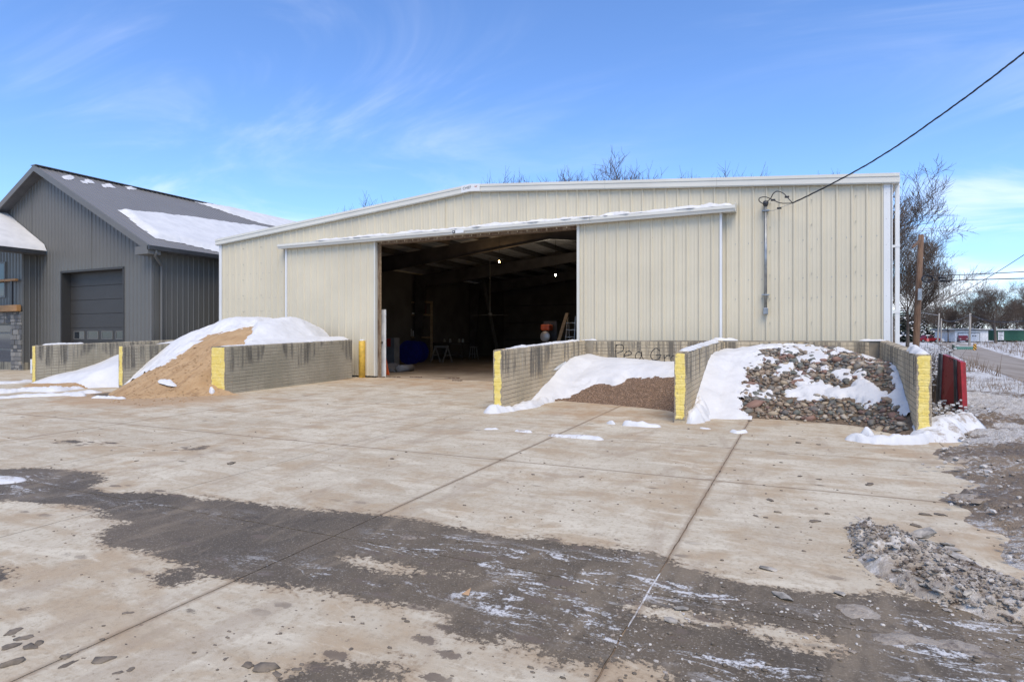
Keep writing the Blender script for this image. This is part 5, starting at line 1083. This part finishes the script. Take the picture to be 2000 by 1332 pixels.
def sawhorse(px, py, wpx, hpx, label):
    p = floor_at(px, py); D = (p - CAM) @ FW; w_ = wpx * D / F; h_ = hpx * D / F; t_ = thing('sawhorse', tuple(p), label, 'sawhorse'); x0, x1 = p[0] - w_ * .30, p[0] + w_ * .30
    MB().box(x0 - .05, x1 + .05, p[1] + .2, p[1] + .3, h_ - .12, h_).build('beam', whm, t_)
    for x in (x0, x1):
        for dx, y in ((-.14, 0), (.14, .5)): MB().bar((x, p[1] + .25, h_ - .05), (x + dx, p[1] + y, 0), .07, .05).build('leg', whm, t_)
        MB().bar((x - .09, p[1] + .08, h_ * .42), (x + .09, p[1] + .42, h_ * .42), .04, .03).build('brace', whm, t_)
sawhorse(857, 708, 46, 33, 'grey metal sawhorse standing on the warehouse floor'); 
p = floor_at(925, 702); st_ = thing('work_stool', tuple(p), 'grey stool deeper in the warehouse right of the sawhorse', 'stool')
for dx, dy in ((-.2, -.2), (.2, -.2), (-.2, .2), (.2, .2)): MB().bar((p[0] + dx * .6, p[1] + dy * .6, .72), (p[0] + dx, p[1] + dy, 0), .04, .04).build('leg', whm, st_)
MB().box(p[0] - .17, p[0] + .17, p[1] - .17, p[1] + .17, .70, .76, .01).build('seat', whm, st_); MB().box(p[0] - .15, p[0] + .15, p[1] - .15, p[1] + .15, .30, .33).build('foot_ring', whm, st_)
p = floor_at(885, 703); wb = thing('workbench', tuple(p), 'dark workbench with odds and ends behind the sawhorse', 'workbench'); dk = simple('dark bench wood', (.05, .042, .036), .8)
MB().box(p[0] - 1.6, p[0] + .5, p[1] + .2, p[1] + 1.0, .92, .99).build('bench_top', dk, wb); MB().box(p[0] - 1.5, p[0] + .4, p[1] + .25, p[1] + .95, .25, .29).build('shelf', dk, wb)
for dx in (-1.5, -.5, .4): MB().box(p[0] + dx, p[0] + dx + .07, p[1] + .25, p[1] + .32, 0, .92).build('leg', dk, wb)
for k, dx in enumerate((-.9, -.5, .1, .35)): MB().lathe((p[0] + dx, p[1] + .5, .99), [(.07, 0), (.08, .12), (.05, .2), (.02, .22)], 10).build('jar', simple('pale jar', (.3, .3, .28), .5), wb, True)
# rack of lumber with upright white tubes
p = floor_at(800, 708); yk = p[1] + 2.2; L0, L1_ = atY(742, 640, yk)[0], atY(832, 640, yk)[0]; rk = thing('lumber_rack', (L0, yk, 0), 'wooden rack with boards and upright white tubes by the left wall', 'rack')
for x in (L0, (L0 + L1_) / 2, L1_): MB().box(x - .05, x + .05, yk + .5, yk + .6, 0, 3.3).build('upright', MT['lumber'], rk)
for z in (1.30, 2.55, 3.25): MB().box(L0, L1_, yk, yk + .7, z - .05, z + .03).build('shelf', MT['lumber'], rk)
MB().box(L0 + .2, L1_ - .4, yk + .6, yk + .64, 2.6, 3.4).build('red_board', simple('dull red board', (.12, .022, .02), .7), rk); MB().box(L0 + .8, L1_ - .5, yk + .05, yk + .35, 2.58, 2.66).build('pale_board', MT['wdoor'], rk)
for px, py in ((776, 620), (784, 634), (788, 634), (793, 638), (797, 635), (803, 642), (807, 646), (812, 646), (815, 650), (822, 653)):
    q_ = atY(px, py, yk - .02); MB().tube([(q_[0], yk - .03, 1.34), (q_[0], yk - .03, q_[2])], .022, 8).build('tube', MT['wdoor'], rk)
p = floor_at(840, 700); MB().box(p[0] - .28, p[0] + .32, p[1] + 1.6, p[1] + 1.64, 1.02, 1.85).build('notice_board', simple('dull red panel', (.13, .02, .022), .6), None, label='dull red panel propped behind the sawhorse', cat='panel')
b_ = floor_at(975, 700); t_ = atD(943, 540, (b_ - CAM) @ FW); MB().bar(b_, t_, .22, .10).build('leaning_beam', simple('grey beam', (.075, .07, .062), .8), None, label='long beam leaning in the middle of the dark warehouse', cat='beam')
fn = atD(957, 615, 31); cf = thing('ceiling_fan', (fn[0], fn[1], fn[2]), 'ceiling fan with long flat blades in the dark warehouse', 'fan'); fm = simple('fan blade', (.10, .098, .09), .6)
for k in range(4): an = .2 + k * math.pi / 2; MB().bar(fn, fn + np.array([math.cos(an), math.sin(an), -.03]) * .95, .14, .015).build('blade', fm, cf)
MB().lathe(tuple(fn), [(.05, -.1), (.12, -.06), (.12, .06), (.04, .12)], 14).build('motor', fm, cf, True); MB().tube([fn, (fn[0], fn[1], float(roofz(fn[0])) - .1)], .02, 6).build('downrod', fm, cf)
# step ladder, plank and machine behind the bin wall
D = 25.0; gl = simple('aluminium', (.40, .40, .39), .45, .5); tops = atD(1117, 618, D); base = np.array([tops[0], tops[1], 0]); ld = thing('step_ladder', tuple(base), 'aluminium step ladder at the right side of the doorway', 'ladder')
for dx in (-.22, .22): MB().bar((tops[0] + dx * .7, tops[1], tops[2]), (tops[0] + dx, tops[1] - .45, 0), .03, .075).build('rail', gl, ld); MB().bar((tops[0] + dx * .7, tops[1], tops[2] - .05), (tops[0] + dx, tops[1] + .6, 0), .03, .05).build('rear_leg', gl, ld)
for k in range(7): t = (k + .6) / 7.5; MB().box(tops[0] - .2, tops[0] + .2, tops[1] - .45 * (1 - t) - .04, tops[1] - .45 * (1 - t) + .05, tops[2] * t - .02, tops[2] * t + .012).build('step', gl, ld)
q0 = atD(1092, 664, 24.2); q1 = atD(1108, 612, 24.8); MB().bar(q1, q1 + (q0 - q1) * 1.5, .14, .05).build('plank', MT['lumber'], None, label='wooden plank leaning beside the step ladder', cat='plank')
mp = atD(1070, 662, 26.0); mc = thing('floor_machine', (mp[0], mp[1], 0), 'black machine with an orange cover inside the doorway', 'machine')
MB().box(mp[0] - .28, mp[0] + .28, mp[1] - .3, mp[1] + .3, .1, .95, .05).build('body', MT['black'], mc); MB().box(mp[0] - .20, mp[0] + .20, mp[1] - .33, mp[1] + .1, mp[2] + .35, mp[2] + .60, .06).build('cover', MT['orange'], mc); MB().lathe((mp[0], mp[1] - .32, mp[2] + .1), [(.2, 0), (.23, .03), (.2, .06)], 20, 'Y').build('wheel', gl, mc, True); MB().box(mp[0] - .30, mp[0] + .30, mp[1] + .25, mp[1] + .32, .9, mp[2] + .75).build('rear_shield', MT['steel'], mc)
for px, py, D, c_, s_ in ((975, 511, 24.6, (1, .62, .28), 14), (1085, 537, 26.5, (1, .88, .7), 16)):
    p = atD(px, py, D); em = simple('lit bulb %d' % px, c_, .5, 0, .01, 3, emis=s_); ll = bpy.data.lights.new('bulb light', 'POINT'); ll.energy = 55; ll.color = c_; ll.shadow_soft_size = .05; lo = bpy.data.objects.new('bulb_light', ll); COL.objects.link(lo); lo.location = (p[0], p[1], p[2] - .12)
    lp = thing('light_bulb', tuple(p), 'lit warm bulb hanging under the left roof slope' if px < 1000 else 'lit white bulb hanging lower at the right', 'lamp'); lo.parent = lp; lo.location = (0, 0, -.12); MB().lathe(tuple(p), [(.008, -.05), (.03, -.035), (.034, -.01), (.024, .02), (.012, .045)], 14).build('bulb', em, lp, True); MB().tube([(p[0], p[1], p[2] + .06), (p[0], p[1], roofz(p[0]) - .06)], .008, 6).build('cord', MT['black'], lp)
sill = [G(*q_) for q_ in ((735, 733), (775, 736), (810, 737), (880, 738))]
for k, (px, py, l_) in enumerate(((768, 737, .5), (812, 737, .42), (883, 739, .5), (893, 744, .3), (742, 737, .35))): p = G(px, py); MB().box(p[0] - l_ / 2, p[0] + l_ / 2, p[1] - .05, p[1] + .05, p[2] + .0, p[2] + .03).build('wood_scrap', MT['rust'], None, label='dark wood scrap lying across the doorway threshold', cat='wood scrap', group='wood scraps on the threshold')
# ------------------------------------------------------------------ bare trees
def tree_mesh(seed, H, spread, twigs=1.0, trunk_h=.28):
    r_ = random.Random(seed); tr = MB(); cr = MB()
    def br(p, d, L_, rad, lev, mb):
        n = 4 if lev < 2 else (3 if lev < 4 else 2); pts = [p]; dirs = d.copy()
        for i in range(n):
            dirs = dirs + Vector((r_.gauss(0, .13), r_.gauss(0, .13), r_.gauss(.05, .08))) * (1 if lev else .35); dirs.normalize(); pts.append(pts[-1] + dirs * (L_ / n))
        rs = [rad * (1 - .62 * i / n) for i in range(n + 1)]; mb.tube(pts, rs, 8 if lev == 0 else (5 if lev == 1 else 3), False); return pts, rs
    def grow(p, d, L_, rad, lev):
        pts, rs = br(p, d, L_, rad, lev, tr if lev == 0 else cr)
        if lev >= 5: return
        cnt = [6, 7, 6, 6, 5][lev] if twigs >= 1 else [5, 6, 5, 4, 2][lev]
        for k in range(cnt):
            t = (.45 + .55 * (k + r_.random()) / cnt) if lev == 0 else (.22 + .78 * (k + r_.random()) / cnt)
            i = min(int(t * (len(pts) - 1)), len(pts) - 2); fr_ = t * (len(pts) - 1) - i; q_ = pts[i].lerp(pts[i + 1], fr_); ax = (pts[i + 1] - pts[i]).normalized(); az = r_.uniform(0, 6.283); o1 = ax.orthogonal().normalized(); o2 = ax.cross(o1); ang = r_.uniform(.45, .95) * spread
            nd = (ax * math.cos(ang) + (o1 * math.cos(az) + o2 * math.sin(az)) * math.sin(ang)); nd.z += .22; nd.normalize()
            grow(q_, nd, L_ * r_.uniform(.50, .72) * (1.15 if lev == 0 else 1), max(rs[i] * r_.uniform(.45, .62), .013 if twigs >= 1 else .022), lev + 1)
    grow(Vector((0, 0, -.3)), Vector((r_.gauss(0, .04), r_.gauss(0, .04), 1)).normalized(), H * .52, H * .020, 0)
    zs = max(v[2] for v in cr.v); k_ = H / zs
    tr.v = [(v[0] * k_, v[1] * k_, v[2] * k_) for v in tr.v]; cr.v = [(v[0] * k_, v[1] * k_, v[2] * k_) for v in cr.v]
    return tr, cr
TV = []
for sd_, sp in ((3, .95), (8, 1.05), (21, .85)):
    tr, cr = tree_mesh(sd_, 12.0, sp); TV.append((mesh('trunk', tr.v, tr.f, MT['bark'], True), mesh('crown', cr.v, cr.f, MT['twig'])))
def tree(loc, H, var, label, rz=0.0, wide=1.0, group=None):
    t_ = thing('bare_tree', loc, label, 'tree', group); s_ = H / 12.0; t_.scale = (s_ * wide, s_ * wide, s_); t_.rotation_euler = (0, 0, rz)
    for nm, me in zip(('trunk', 'crown'), TV[var]): o = bpy.data.objects.new(nm, me); COL.objects.link(o); o.parent = t_
    return t_
def tree_px(px, top, D, var, label, base_z=0.0, rz=0.0, wide=1.0, group=None):
    p = atD(px, HOR, D); zt_ = CAM[2] + (HOR - top) * D / F; return tree((p[0], p[1], base_z), zt_ - base_z, var, label, rz, wide, group)
tree_px(1748, 345, 50, 1, 'big bare tree beside the right corner of the warehouse', -.6, .8, .95)
tree_px(1772, 452, 62, 0, 'lower bare tree right of the warehouse behind the utility pole', -.5, 2.8, 1.1)
tops = [(1005, 332, 70, 1, 1.0, 'first bare treetop right of the roof peak'), (1030, 326, 66, 0, 1.1, 'bushy bare treetop close to the roof peak'), (1056, 330, 72, 2, 1.0, 'low bare treetop over the doorway'), (1082, 314, 62, 0, 1.2, 'tallest bare treetop above the doorway'), (1108, 318, 66, 1, 1.1, 'broad bare treetop above the right end of the doorway'), (1136, 322, 64, 2, 1.2, 'bare treetop above the left edge of the right door'), (1160, 318, 70, 0, 1.1, 'bare treetop over the roof above the right door'), (1184, 328, 68, 1, 1.0, 'low bare treetop over the middle of the right door'), (1240, 322, 75, 1, .8, 'thin bare treetop above the right door edge'), (1345, 328, 66, 2, 1.0, 'low bare treetop left of the track hood end'), (1378, 314, 60, 0, 1.2, 'bare treetop over the roof above the track hood end'), (1412, 322, 66, 1, 1.1, 'bare treetop just right of the track hood end'), (1490, 326, 72, 2, .9, 'thin bare treetop over the roof above the conduit'), (1600, 318, 66, 0, 1.1, 'bare treetop left of the overhead cable'), (1635, 320, 64, 1, 1.1, 'bare treetop behind the overhead cable'), (785, 372, 70, 0, 1.0, 'low bare treetop left of the roof peak'), (808, 362, 72, 2, 1.1, 'bare treetop left of the roof peak'), (683, 390, 80, 0, 1.0, 'faint bare treetop over the left roof slope')]
for k, (px, top, D, var, wd, lab) in enumerate(tops): tree_px(px, top + 10, D, var, lab, 0, k * 1.3, wd * 1.05, 'treetops behind the warehouse')
tree_px(1945, 540, 142, 1, 'tall forked bare tree between the white garage and the green building', -.2, .4, 1.35)
tree_px(1852, 590, 150, 2, 'bare tree at the left corner of the white garage', 0, 1.0, 1.0)
tree_px(2005, 548, 150, 0, 'bare tree behind the green building at the right edge', 0, 2.0, 1.2)
# far wood as one mass
base_v = []
for sd_ in (31, 44):
    tr, cr = tree_mesh(sd_, 12.0, .95, .5); base_v.append((np.array(tr.v + cr.v), tr.f + [tuple(i + len(tr.v) for i in q_) for q_ in cr.f]))
wv = []; wf = []; r4 = random.Random(12)
for k in range(30):
    px = 1740 + k * 9.8 + r4.uniform(-8, 8); D = r4.uniform(165, 230); p = atD(px, HOR, D); H = r4.uniform(10.5, 15.5) * (1 if px > 1800 else .85); vv, ff = base_v[k % 2]; a_ = r4.uniform(0, 6.3); s_ = H / 12; ca, sa = math.cos(a_), math.sin(a_); b0 = len(wv)
    x = vv[:, 0] * ca - vv[:, 1] * sa; y = vv[:, 0] * sa + vv[:, 1] * ca; wv += np.stack([x * s_ * 1.3 + p[0], y * s_ * 1.3 + p[1], vv[:, 2] * s_], -1).tolist(); wf += [tuple(j + b0 for j in q_) for q_ in ff]
obj('woodland', wv, wf, MT['twig'], kind='stuff', label='bare brown wood beyond the road', cat='wood')
# snow-dusted evergreens in the wood: whorls of drooping boughs
ev = MB(); es = MB(); r5 = random.Random(9); ne = 0
EV = simple('spruce needles', (.022, .030, .020), .9, 0, .3, 2)
for px, top, D in ((1868, 612, 172), (1885, 622, 168), (1915, 612, 175), (1902, 628, 166), (1780, 600, 160), (1765, 585, 150), (1830, 610, 176), (1960, 615, 170), (1985, 620, 172), (1805, 612, 170)):
    p = atD(px, HOR, D); H = CAM[2] + (HOR - top) * D / F; root_ = thing('spruce_tree', (p[0], p[1], 0), 'dark spruce dusted with snow standing in the far wood', 'tree', 'spruces in the far wood'); e1 = MB(); e2 = MB()
    e1.tube([(p[0], p[1], 0), (p[0], p[1], H)], [.16, .02], 5)
    for k in range(16):
        z = H * (.10 + .88 * k / 16); rad = (H - z) * .34 + .15
        for j in range(9):
            an = j * .698 + k * .4 + r5.uniform(-.2, .2); R_ = rad * r5.uniform(.75, 1.1); d_ = np.array([math.cos(an), math.sin(an), 0]); s_ = np.array([-d_[1], d_[0], 0]); c0 = np.array([p[0], p[1], z]); tip = c0 + d_ * R_ - np.array([0, 0, R_ * .35]); m_ = c0 + d_ * R_ * .55 - np.array([0, 0, R_ * .12]); w_ = R_ * .28
            e1.add([c0, m_ + s_ * w_, tip, m_ - s_ * w_, m_ - np.array([0, 0, w_ * .8])], [(0, 1, 4), (1, 2, 4), (2, 3, 4), (3, 0, 4), (0, 3, 2, 1)])
            if r5.random() < .35: e2.add([m_ + s_ * w_ * .7 + (0, 0, .04), tip + (0, 0, .05), m_ - s_ * w_ * .7 + (0, 0, .04), m_ + (0, 0, .12)], [(0, 1, 3), (1, 2, 3), (0, 3, 2)])
    e1.build('boughs', EV, root_); e2.build('snow_on_boughs', MT['snow'], root_, kind='stuff')

# ------------------------------------------------------------------ beyond the road
class Loc:                                            # local frame facing the camera at a far place
    def __init__(s, px, py, D, z=None): p = atD(px, py, D); s.o = np.array([p[0], p[1], p[2] if z is None else z]); s.D = D
    def P(s, a, d, z): return tuple(s.o + RT * a + FW * d + np.array([0, 0, z]))
    def box(s, mb, a0, a1, d0, d1, z0, z1): return mb.add([s.P(a, d, z) for z in (z0, z1) for d in (d0, d1) for a in (a0, a1)], [(0, 2, 3, 1), (4, 5, 7, 6), (0, 1, 5, 4), (2, 6, 7, 3), (0, 4, 6, 2), (1, 3, 7, 5)])
white2 = simple('white siding', (.66, .66, .66), .6); gl_ = Loc(1867, 667, 150); u = 150 / F
ga = thing('white_garage', tuple(gl_.o), 'small white garage with a wide door across the road', 'garage')
gl_.box(MB(), -.2, 63 * u, 0, 6, 0, 21.5 * u).build('walls', white2, ga); v = [gl_.P(-.2 - 12 * u, 5, 0), gl_.P(-.2, 0, 0), gl_.P(-.2, 0, 2.7), gl_.P(-.2 - 12 * u, 5, 2.7)]
MB().add(v + [gl_.P(-.15, 6, 0), gl_.P(-.15, 6, 2.7)], [(0, 1, 2, 3), (0, 3, 5, 4), (1, 4, 5, 2), (2, 5, 3)]).build('side_wall', white2, ga)
gl_.box(MB(), -2.0, 65.5 * u, -.4, 6.4, 21.2 * u, 23 * u).build('roof_edge', MT['gutter'], ga); gl_.box(MB(), -1.9, 65.2 * u, -.3, 6.3, 23 * u + .005, 24.6 * u).build('roof_snow', MT['snow'], ga, kind='stuff')
gl_.box(MB(), 3.5 * u, 46.5 * u, -.06, -.01, 0, 17 * u).build('door_frame', MT['gutter'], ga); gd = gl_.box(MB(), 4.6 * u, 45.4 * u, -.10, -.065, 0, 15.8 * u).build('garage_door', white2, ga)
for k in range(2): gl_.box(MB(), (31 + k * 5) * u, (34 + k * 5) * u, -.12, -.105, 10 * u, 11.6 * u).build('window_pane', MT['black'], gd)
for z in (4, 8, 12): gl_.box(MB(), 4.8 * u, 45.2 * u, -.108, -.101, z * u, (z + .25) * u).build('panel_line', MT['galv'], gd)
grn = simple('green siding', (.018, .095, .052), .6); g2 = Loc(1942, 665, 152); gr_ = thing('green_building', tuple(g2.o), 'low dark green building with a white notice at the right edge', 'building')
g2.box(MB(), 0, 90 * u, 0, 7, 0, 20 * u).build('walls', grn, gr_); g2.box(MB(), -.3, 91 * u, -.4, 7.4, 20 * u, 22.6 * u).build('roof_snow', MT['snow'], gr_, kind='stuff'); sg_ = g2.box(MB(), 6.5 * u, 18 * u, -.16, -.1, 0.1, 17.5 * u).build('notice_board', white2, gr_)
for z, a0, a1 in ((15.2, 7.6, 16.5), (11.2, 8, 15), (9, 9, 16), (6.3, 8, 13), (4, 8, 14), (1.8, 8, 15)): g2.box(MB(), a0 * u, a1 * u, -.18, -.165, z * u, (z + (1.5 if z > 15 else .7)) * u).build('notice_line', MT['gutter'], sg_)
# vehicles: side profile extruded with rounded shoulders, wheels, glass
def vehicle(name, label, cat, px, py, D, length, width, prof, glass, wheels, m, yaw=0.0):
    p = atD(px, py, D); t_ = thing(name, (p[0], p[1], p[2]), label, cat); ca = TH + yaw
    def T(x, y, z): return (p[0] + x * math.cos(ca) - y * math.sin(ca), p[1] + x * math.sin(ca) + y * math.cos(ca), p[2] + z)
    secs = [(-width / 2, .90), (-width / 2 + .10, 1.0), (width / 2 - .10, 1.0), (width / 2, .90)]; v = []; f = []; n = len(prof)
    for y, k in secs: v += [T(x * (1 if k == 1 else .985), y, z if z < .6 else .6 + (z - .6) * (1 if k == 1 else .93)) for x, z in prof]
    for i in range(3):
        for k in range(n): f.append((i * n + k, i * n + (k + 1) % n, (i + 1) * n + (k + 1) % n, (i + 1) * n + k))
    f += [tuple(range(n)), tuple(3 * n + k for k in range(n - 1, -1, -1))]; bdy = obj('body', v, f, m, t_)
    for gq in glass:
        for sgn in (-1, 1): vv = [T(x, sgn * (width / 2 + .004), z) for x, z in gq]; obj('side_window', vv, [tuple(range(len(vv)))], MT['glass'], bdy)
    for x, r_ in wheels:
        for sgn in (-1, 1):
            w_ = MB(); w_.tube([T(x, sgn * (width / 2 - .2), r_), T(x, sgn * (width / 2 + .02), r_)], r_, 18); o = w_.build('wheel', MT['black'], t_); w2 = MB(); w2.tube([T(x, sgn * (width / 2 + .015), r_), T(x, sgn * (width / 2 + .03), r_)], r_ * .58, 12); w2.build('rim', MT['galv'], o)
    for x, m2 in ((prof[0][0] + .02, simple('lamp glass', (.5, .5, .48), .2)), (length / 2 - .03, MT['label'])):
        for sgn in (-1, 1):
            q_ = MB(); cs = [T(x + a, sgn * (width / 2 - .28) + b_, .75 + c_) for c_ in (-.07, .07) for b_ in (-.14, .14) for a in (-.05, .05)]; q_.add(cs, [(0, 2, 3, 1), (4, 5, 7, 6), (0, 1, 5, 4), (2, 6, 7, 3), (0, 4, 6, 2), (1, 3, 7, 5)]).build('lamp', m2, t_)
    return t_
carred = simple('dark red car paint', (.20, .012, .016), .25, .2, .1); carm = simple('maroon car paint', (.12, .018, .026), .3, .2, .1); cars = simple('silver car paint', (.35, .35, .35), .3, .4, .1)
vehicle('pickup_truck', 'red pickup truck parked beyond the utility pole', 'truck', 1811, 669, 150, 5.2, 1.9, [(-2.6, .45), (-2.6, .95), (-1.2, 1.08), (-.75, 1.72), (.55, 1.75), (.75, 1.12), (2.6, 1.10), (2.6, .5), (2.2, .42), (-2.2, .38)], [[(-1.05, 1.10), (-.70, 1.62), (-.2, 1.65), (-.2, 1.10)], [(-.12, 1.10), (-.12, 1.65), (.50, 1.66), (.60, 1.12)]], [(-1.6, .40), (1.6, .40)], carred)
vehicle('parked_car', 'maroon car parked in front of the white garage', 'car', 1880, 668, 143, 4.3, 1.8, [(-2.1, .4), (-2.1, .85), (-1.3, 1.0), (-.7, 1.48), (.9, 1.5), (1.7, 1.05), (2.1, .95), (2.1, .42), (1.6, .32), (-1.6, .32)], [[(-1.05, 1.0), (-.62, 1.40), (.0, 1.42), (.0, 1.0)], [(.08, 1.0), (.08, 1.42), (.82, 1.41), (1.3, 1.02)]], [(-1.35, .33), (1.35, .33)], carm, 1.05)
vehicle('parked_car', 'silver grey car parked left of the white garage', 'car', 1841, 669, 155, 4.5, 1.8, [(-2.2, .4), (-2.2, .75), (-1.2, .9), (-.5, 1.36), (.8, 1.38), (1.6, .95), (2.2, .88), (2.2, .42), (1.6, .32), (-1.6, .32)], [[(-.9, .92), (-.42, 1.28), (.05, 1.30), (.05, .92)], [(.12, .92), (.12, 1.30), (.72, 1.30), (1.15, .94)]], [(-1.4, .32), (1.4, .32)], cars, .2)
# bridge rail with hazard board
br_ = Loc(1862, 686, 88); ub = 88 / F; teal = simple('faded teal paint', (.075, .20, .165), .7); tb = thing('bridge_rail', tuple(br_.o), 'faded teal bridge rail beside the road', 'guard rail')
br_.box(MB(), 0, 40 * ub, 0, .12, 4.5 * ub, 9 * ub).build('beam', teal, tb); br_.box(MB(), 0, 40 * ub, -.02, .14, 9 * ub, 10 * ub).build('snow_strip', MT['snow'], tb, kind='stuff')
for k in range(10): br_.box(MB(), k * 4.2 * ub, (k * 4.2 + 2.2) * ub, .01, .11, -.3, 4.5 * ub).build('baluster', teal, tb)
br_.box(MB(), -1 * ub, 2 * ub, -.05, .2, -.3, 13 * ub).build('end_post', simple('dark green post', (.03, .06, .045), .7), tb)
hz2 = Loc(1901, 686, 86); hm = M('hazard stripes', .6); xz = hm.math('SINE', hm.math('MULTIPLY', hm.math('ADD', hm.math('MULTIPLY', hm.sepxyz()[0], 1.0), hm.sepxyz()[2]), 16.0)); hm.color(hm.mix(hm.ramp(xz, -.05, .05), (.012, .012, .012), (.65, .34, .03)))
hb_ = thing('hazard_marker', tuple(hz2.o), 'black and yellow striped hazard marker at the end of the bridge rail', 'road sign'); hz2.box(MB(), 0, 6.2 * ub, 0, .03, .1, 14 * ub).build('board', hm.m, hb_); hz2.box(MB(), 2.4 * ub, 3.6 * ub, .035, .10, -.5, 12 * ub).build('post', MT['galv'], hb_)
# poles and wires
def pole(name, label, px0, py0, px1, py1, D, r0, m, cat='pole'):
    a = atD(px0, py0, D); b_ = atD(px1, py1, D); t_ = thing(name, tuple(a), label, cat); a2 = a - (b_ - a) / np.linalg.norm(b_ - a) * 1.5; MB().tube([a2, a, (a + b_) / 2, b_], [r0 * 1.05, r0, r0 * .92, r0 * .8], 14).build('shaft', m, t_, True); return t_
up1 = pole('utility_pole', 'brown wooden utility pole just right of the warehouse', 1788, 700, 1799, 459, 33, .165, MT['oldwood'])
D = 33
MB().bar(atD(1797, 470, D - .2), atD(1782, 484, D - .9), .09, .09).build('brace', MT['oldwood'], up1)
MB().bar(atD(1797, 564, D - .3), atD(1796, 586, D - .3), .17, .14, (0, 1, 0)).build('meter_box', MT['galv'], up1); 
co = MB()
for k in range(4): c0 = atD(1811, 545, D - .3 - .03 * k); co.tube([c0 + RT * math.cos(a) * (.25 + .02 * k) + np.array([0, 0, 1]) * math.sin(a) * (.16 + .012 * k) for a in np.linspace(0, 6.283, 22)], .018, 5, False)
co.build('cable_coil', MT['cable'], up1); lp = atD(1808, 566, D - .3); MB().tube([lp + RT * math.cos(a) * .33 + np.array([0, 0, 1]) * math.sin(a) * .28 for a in np.linspace(0, 6.283, 24)], .006, 4, False).build('loose_loop', MT['cable'], up1)
def wire(name, label, pts, r, n=10): o = MB(); o.tube(spline(pts, n), r, 5); return o.build(name, MT['cable'], None, label=label, cat='cable')
w1 = wire('phone_cable', 'upper black cable leaving the utility pole to the right', [atD(1798, 540, 33), atD(1850, 537.5, 31.5), atD(1900, 536, 30), atD(2000, 531, 27), atD(2200, 520, 22)], .018)
w2 = wire('phone_cable', 'lower black cable leaving the utility pole with splice cases', [atD(1798, 547, 33), atD(1850, 548, 31.5), atD(1900, 546.5, 30), atD(2000, 544, 27), atD(2200, 538, 22)], .022)
for wo_, x0, x1, y in ((w1, 1833, 1848, 543), (w2, 1836, 1855, 549)): MB().tube([atD(x0, y, 31.7), atD(x1, y, 31.4)], .06, 10).build('splice_case', MT['black'], wo_, True)
wire('service_wire', 'thin wire slanting up to the right edge', [atD(1850, 590, 60), atD(1900, 560, 52), atD(1950, 530, 45), atD(2000, 498, 40), atD(2150, 400, 30)], .022)
sl1 = pole('street_lamp', 'leaning grey street lamp pole beyond the utility pole', 1831, 669, 1834.5, 612, 125, .15, MT['greywood'], 'street lamp'); MB().tube(spline([atD(1834, 616, 125), atD(1820, 614, 125), atD(1803, 611, 125)], 6), .06, 6).build('arm', MT['galv'], sl1); MB().box(*[c for q_ in ((atD(1799, 611, 125)[0] - .4, atD(1799, 611, 125)[0] + .35), (atD(1799, 611, 125)[1] - .15, atD(1799, 611, 125)[1] + .15), (atD(1799, 611, 125)[2] - .12, atD(1799, 611, 125)[2] + .08)) for c in q_], .05).build('lamp_head', MT['galv'], sl1)
pole('utility_pole', 'thin grey pole right next to the street lamp', 1838, 670, 1838.5, 622, 120, .13, MT['greywood']); pole('utility_pole', 'grey wooden pole in front of the white garage', 1893, 684, 1895, 612, 95, .17, MT['greywood'])
wire('pole_wire', 'sagging wire between the two grey poles', [atD(1838, 624, 120), atD(1855, 628, 112), atD(1875, 624, 103), atD(1895, 614, 95)], .05); wire('pole_wire', 'sagging wire from the garage pole to the right edge', [atD(1895, 615, 95), atD(1925, 625, 90), atD(1955, 629, 86), atD(2000, 627, 80), atD(2100, 610, 70)], .05)
sp_ = Loc(1812, 676, 92); us = 92 / F; ss = thing('road_sign', tuple(sp_.o), 'small road sign on a thin post beside the red pickup', 'road sign'); sp_.box(MB(), -.5 * us, .5 * us, 0, .05, -.4, 22 * us).build('post', MT['galv'], ss); sp_.box(MB(), -2.2 * us, 2.2 * us, -.03, -.01, 9 * us, 14.5 * us).build('plate', simple('pale red plate', (.5, .12, .11), .5), ss); sp_.box(MB(), -4 * us, 4 * us, -.03, -.01, 20.5 * us, 22 * us).build('name_plate', white2, ss)
# dry weeds on the verge
wd = MB(); r6 = random.Random(2)
for k in range(2600):
    px = r6.uniform(1880, 2080); d0 = r6.uniform(34, 120); p = atD(px, HOR, d0)
    if -.4 < road_off(p[0], p[1]) < RW_ + .5: continue
    z = float(terr_z(np.array([p[0]]), np.array([p[1]]))[0]); h_ = r6.uniform(.2, .75) * (1 if r6.random() < .9 else 1.8); wd.tube([(p[0], p[1], z - .05), (p[0] + r6.gauss(0, .12), p[1] + r6.gauss(0, .12), z + h_)], [.018, .004], 3, False)
for k in range(900):
    p = np.array([r6.uniform(3.5, 9), r6.uniform(-3, 14), 0])
    if -.4 < road_off(p[0], p[1]) < RW_ + .5: continue
    z = float(terr_z(np.array([p[0]]), np.array([p[1]]))[0]); h_ = r6.uniform(.08, .28); wd.tube([(p[0], p[1], z - .03), (p[0] + r6.gauss(0, .09), p[1] + r6.gauss(0, .09), z + h_)], [.006, .002], 3, False)
wd.build('dry_weeds', simple('dry weeds', (.20, .13, .075), .9, 0, .3, 3), None, kind='stuff', label='dry brown weeds sticking out of the snowy verge', cat='weeds')
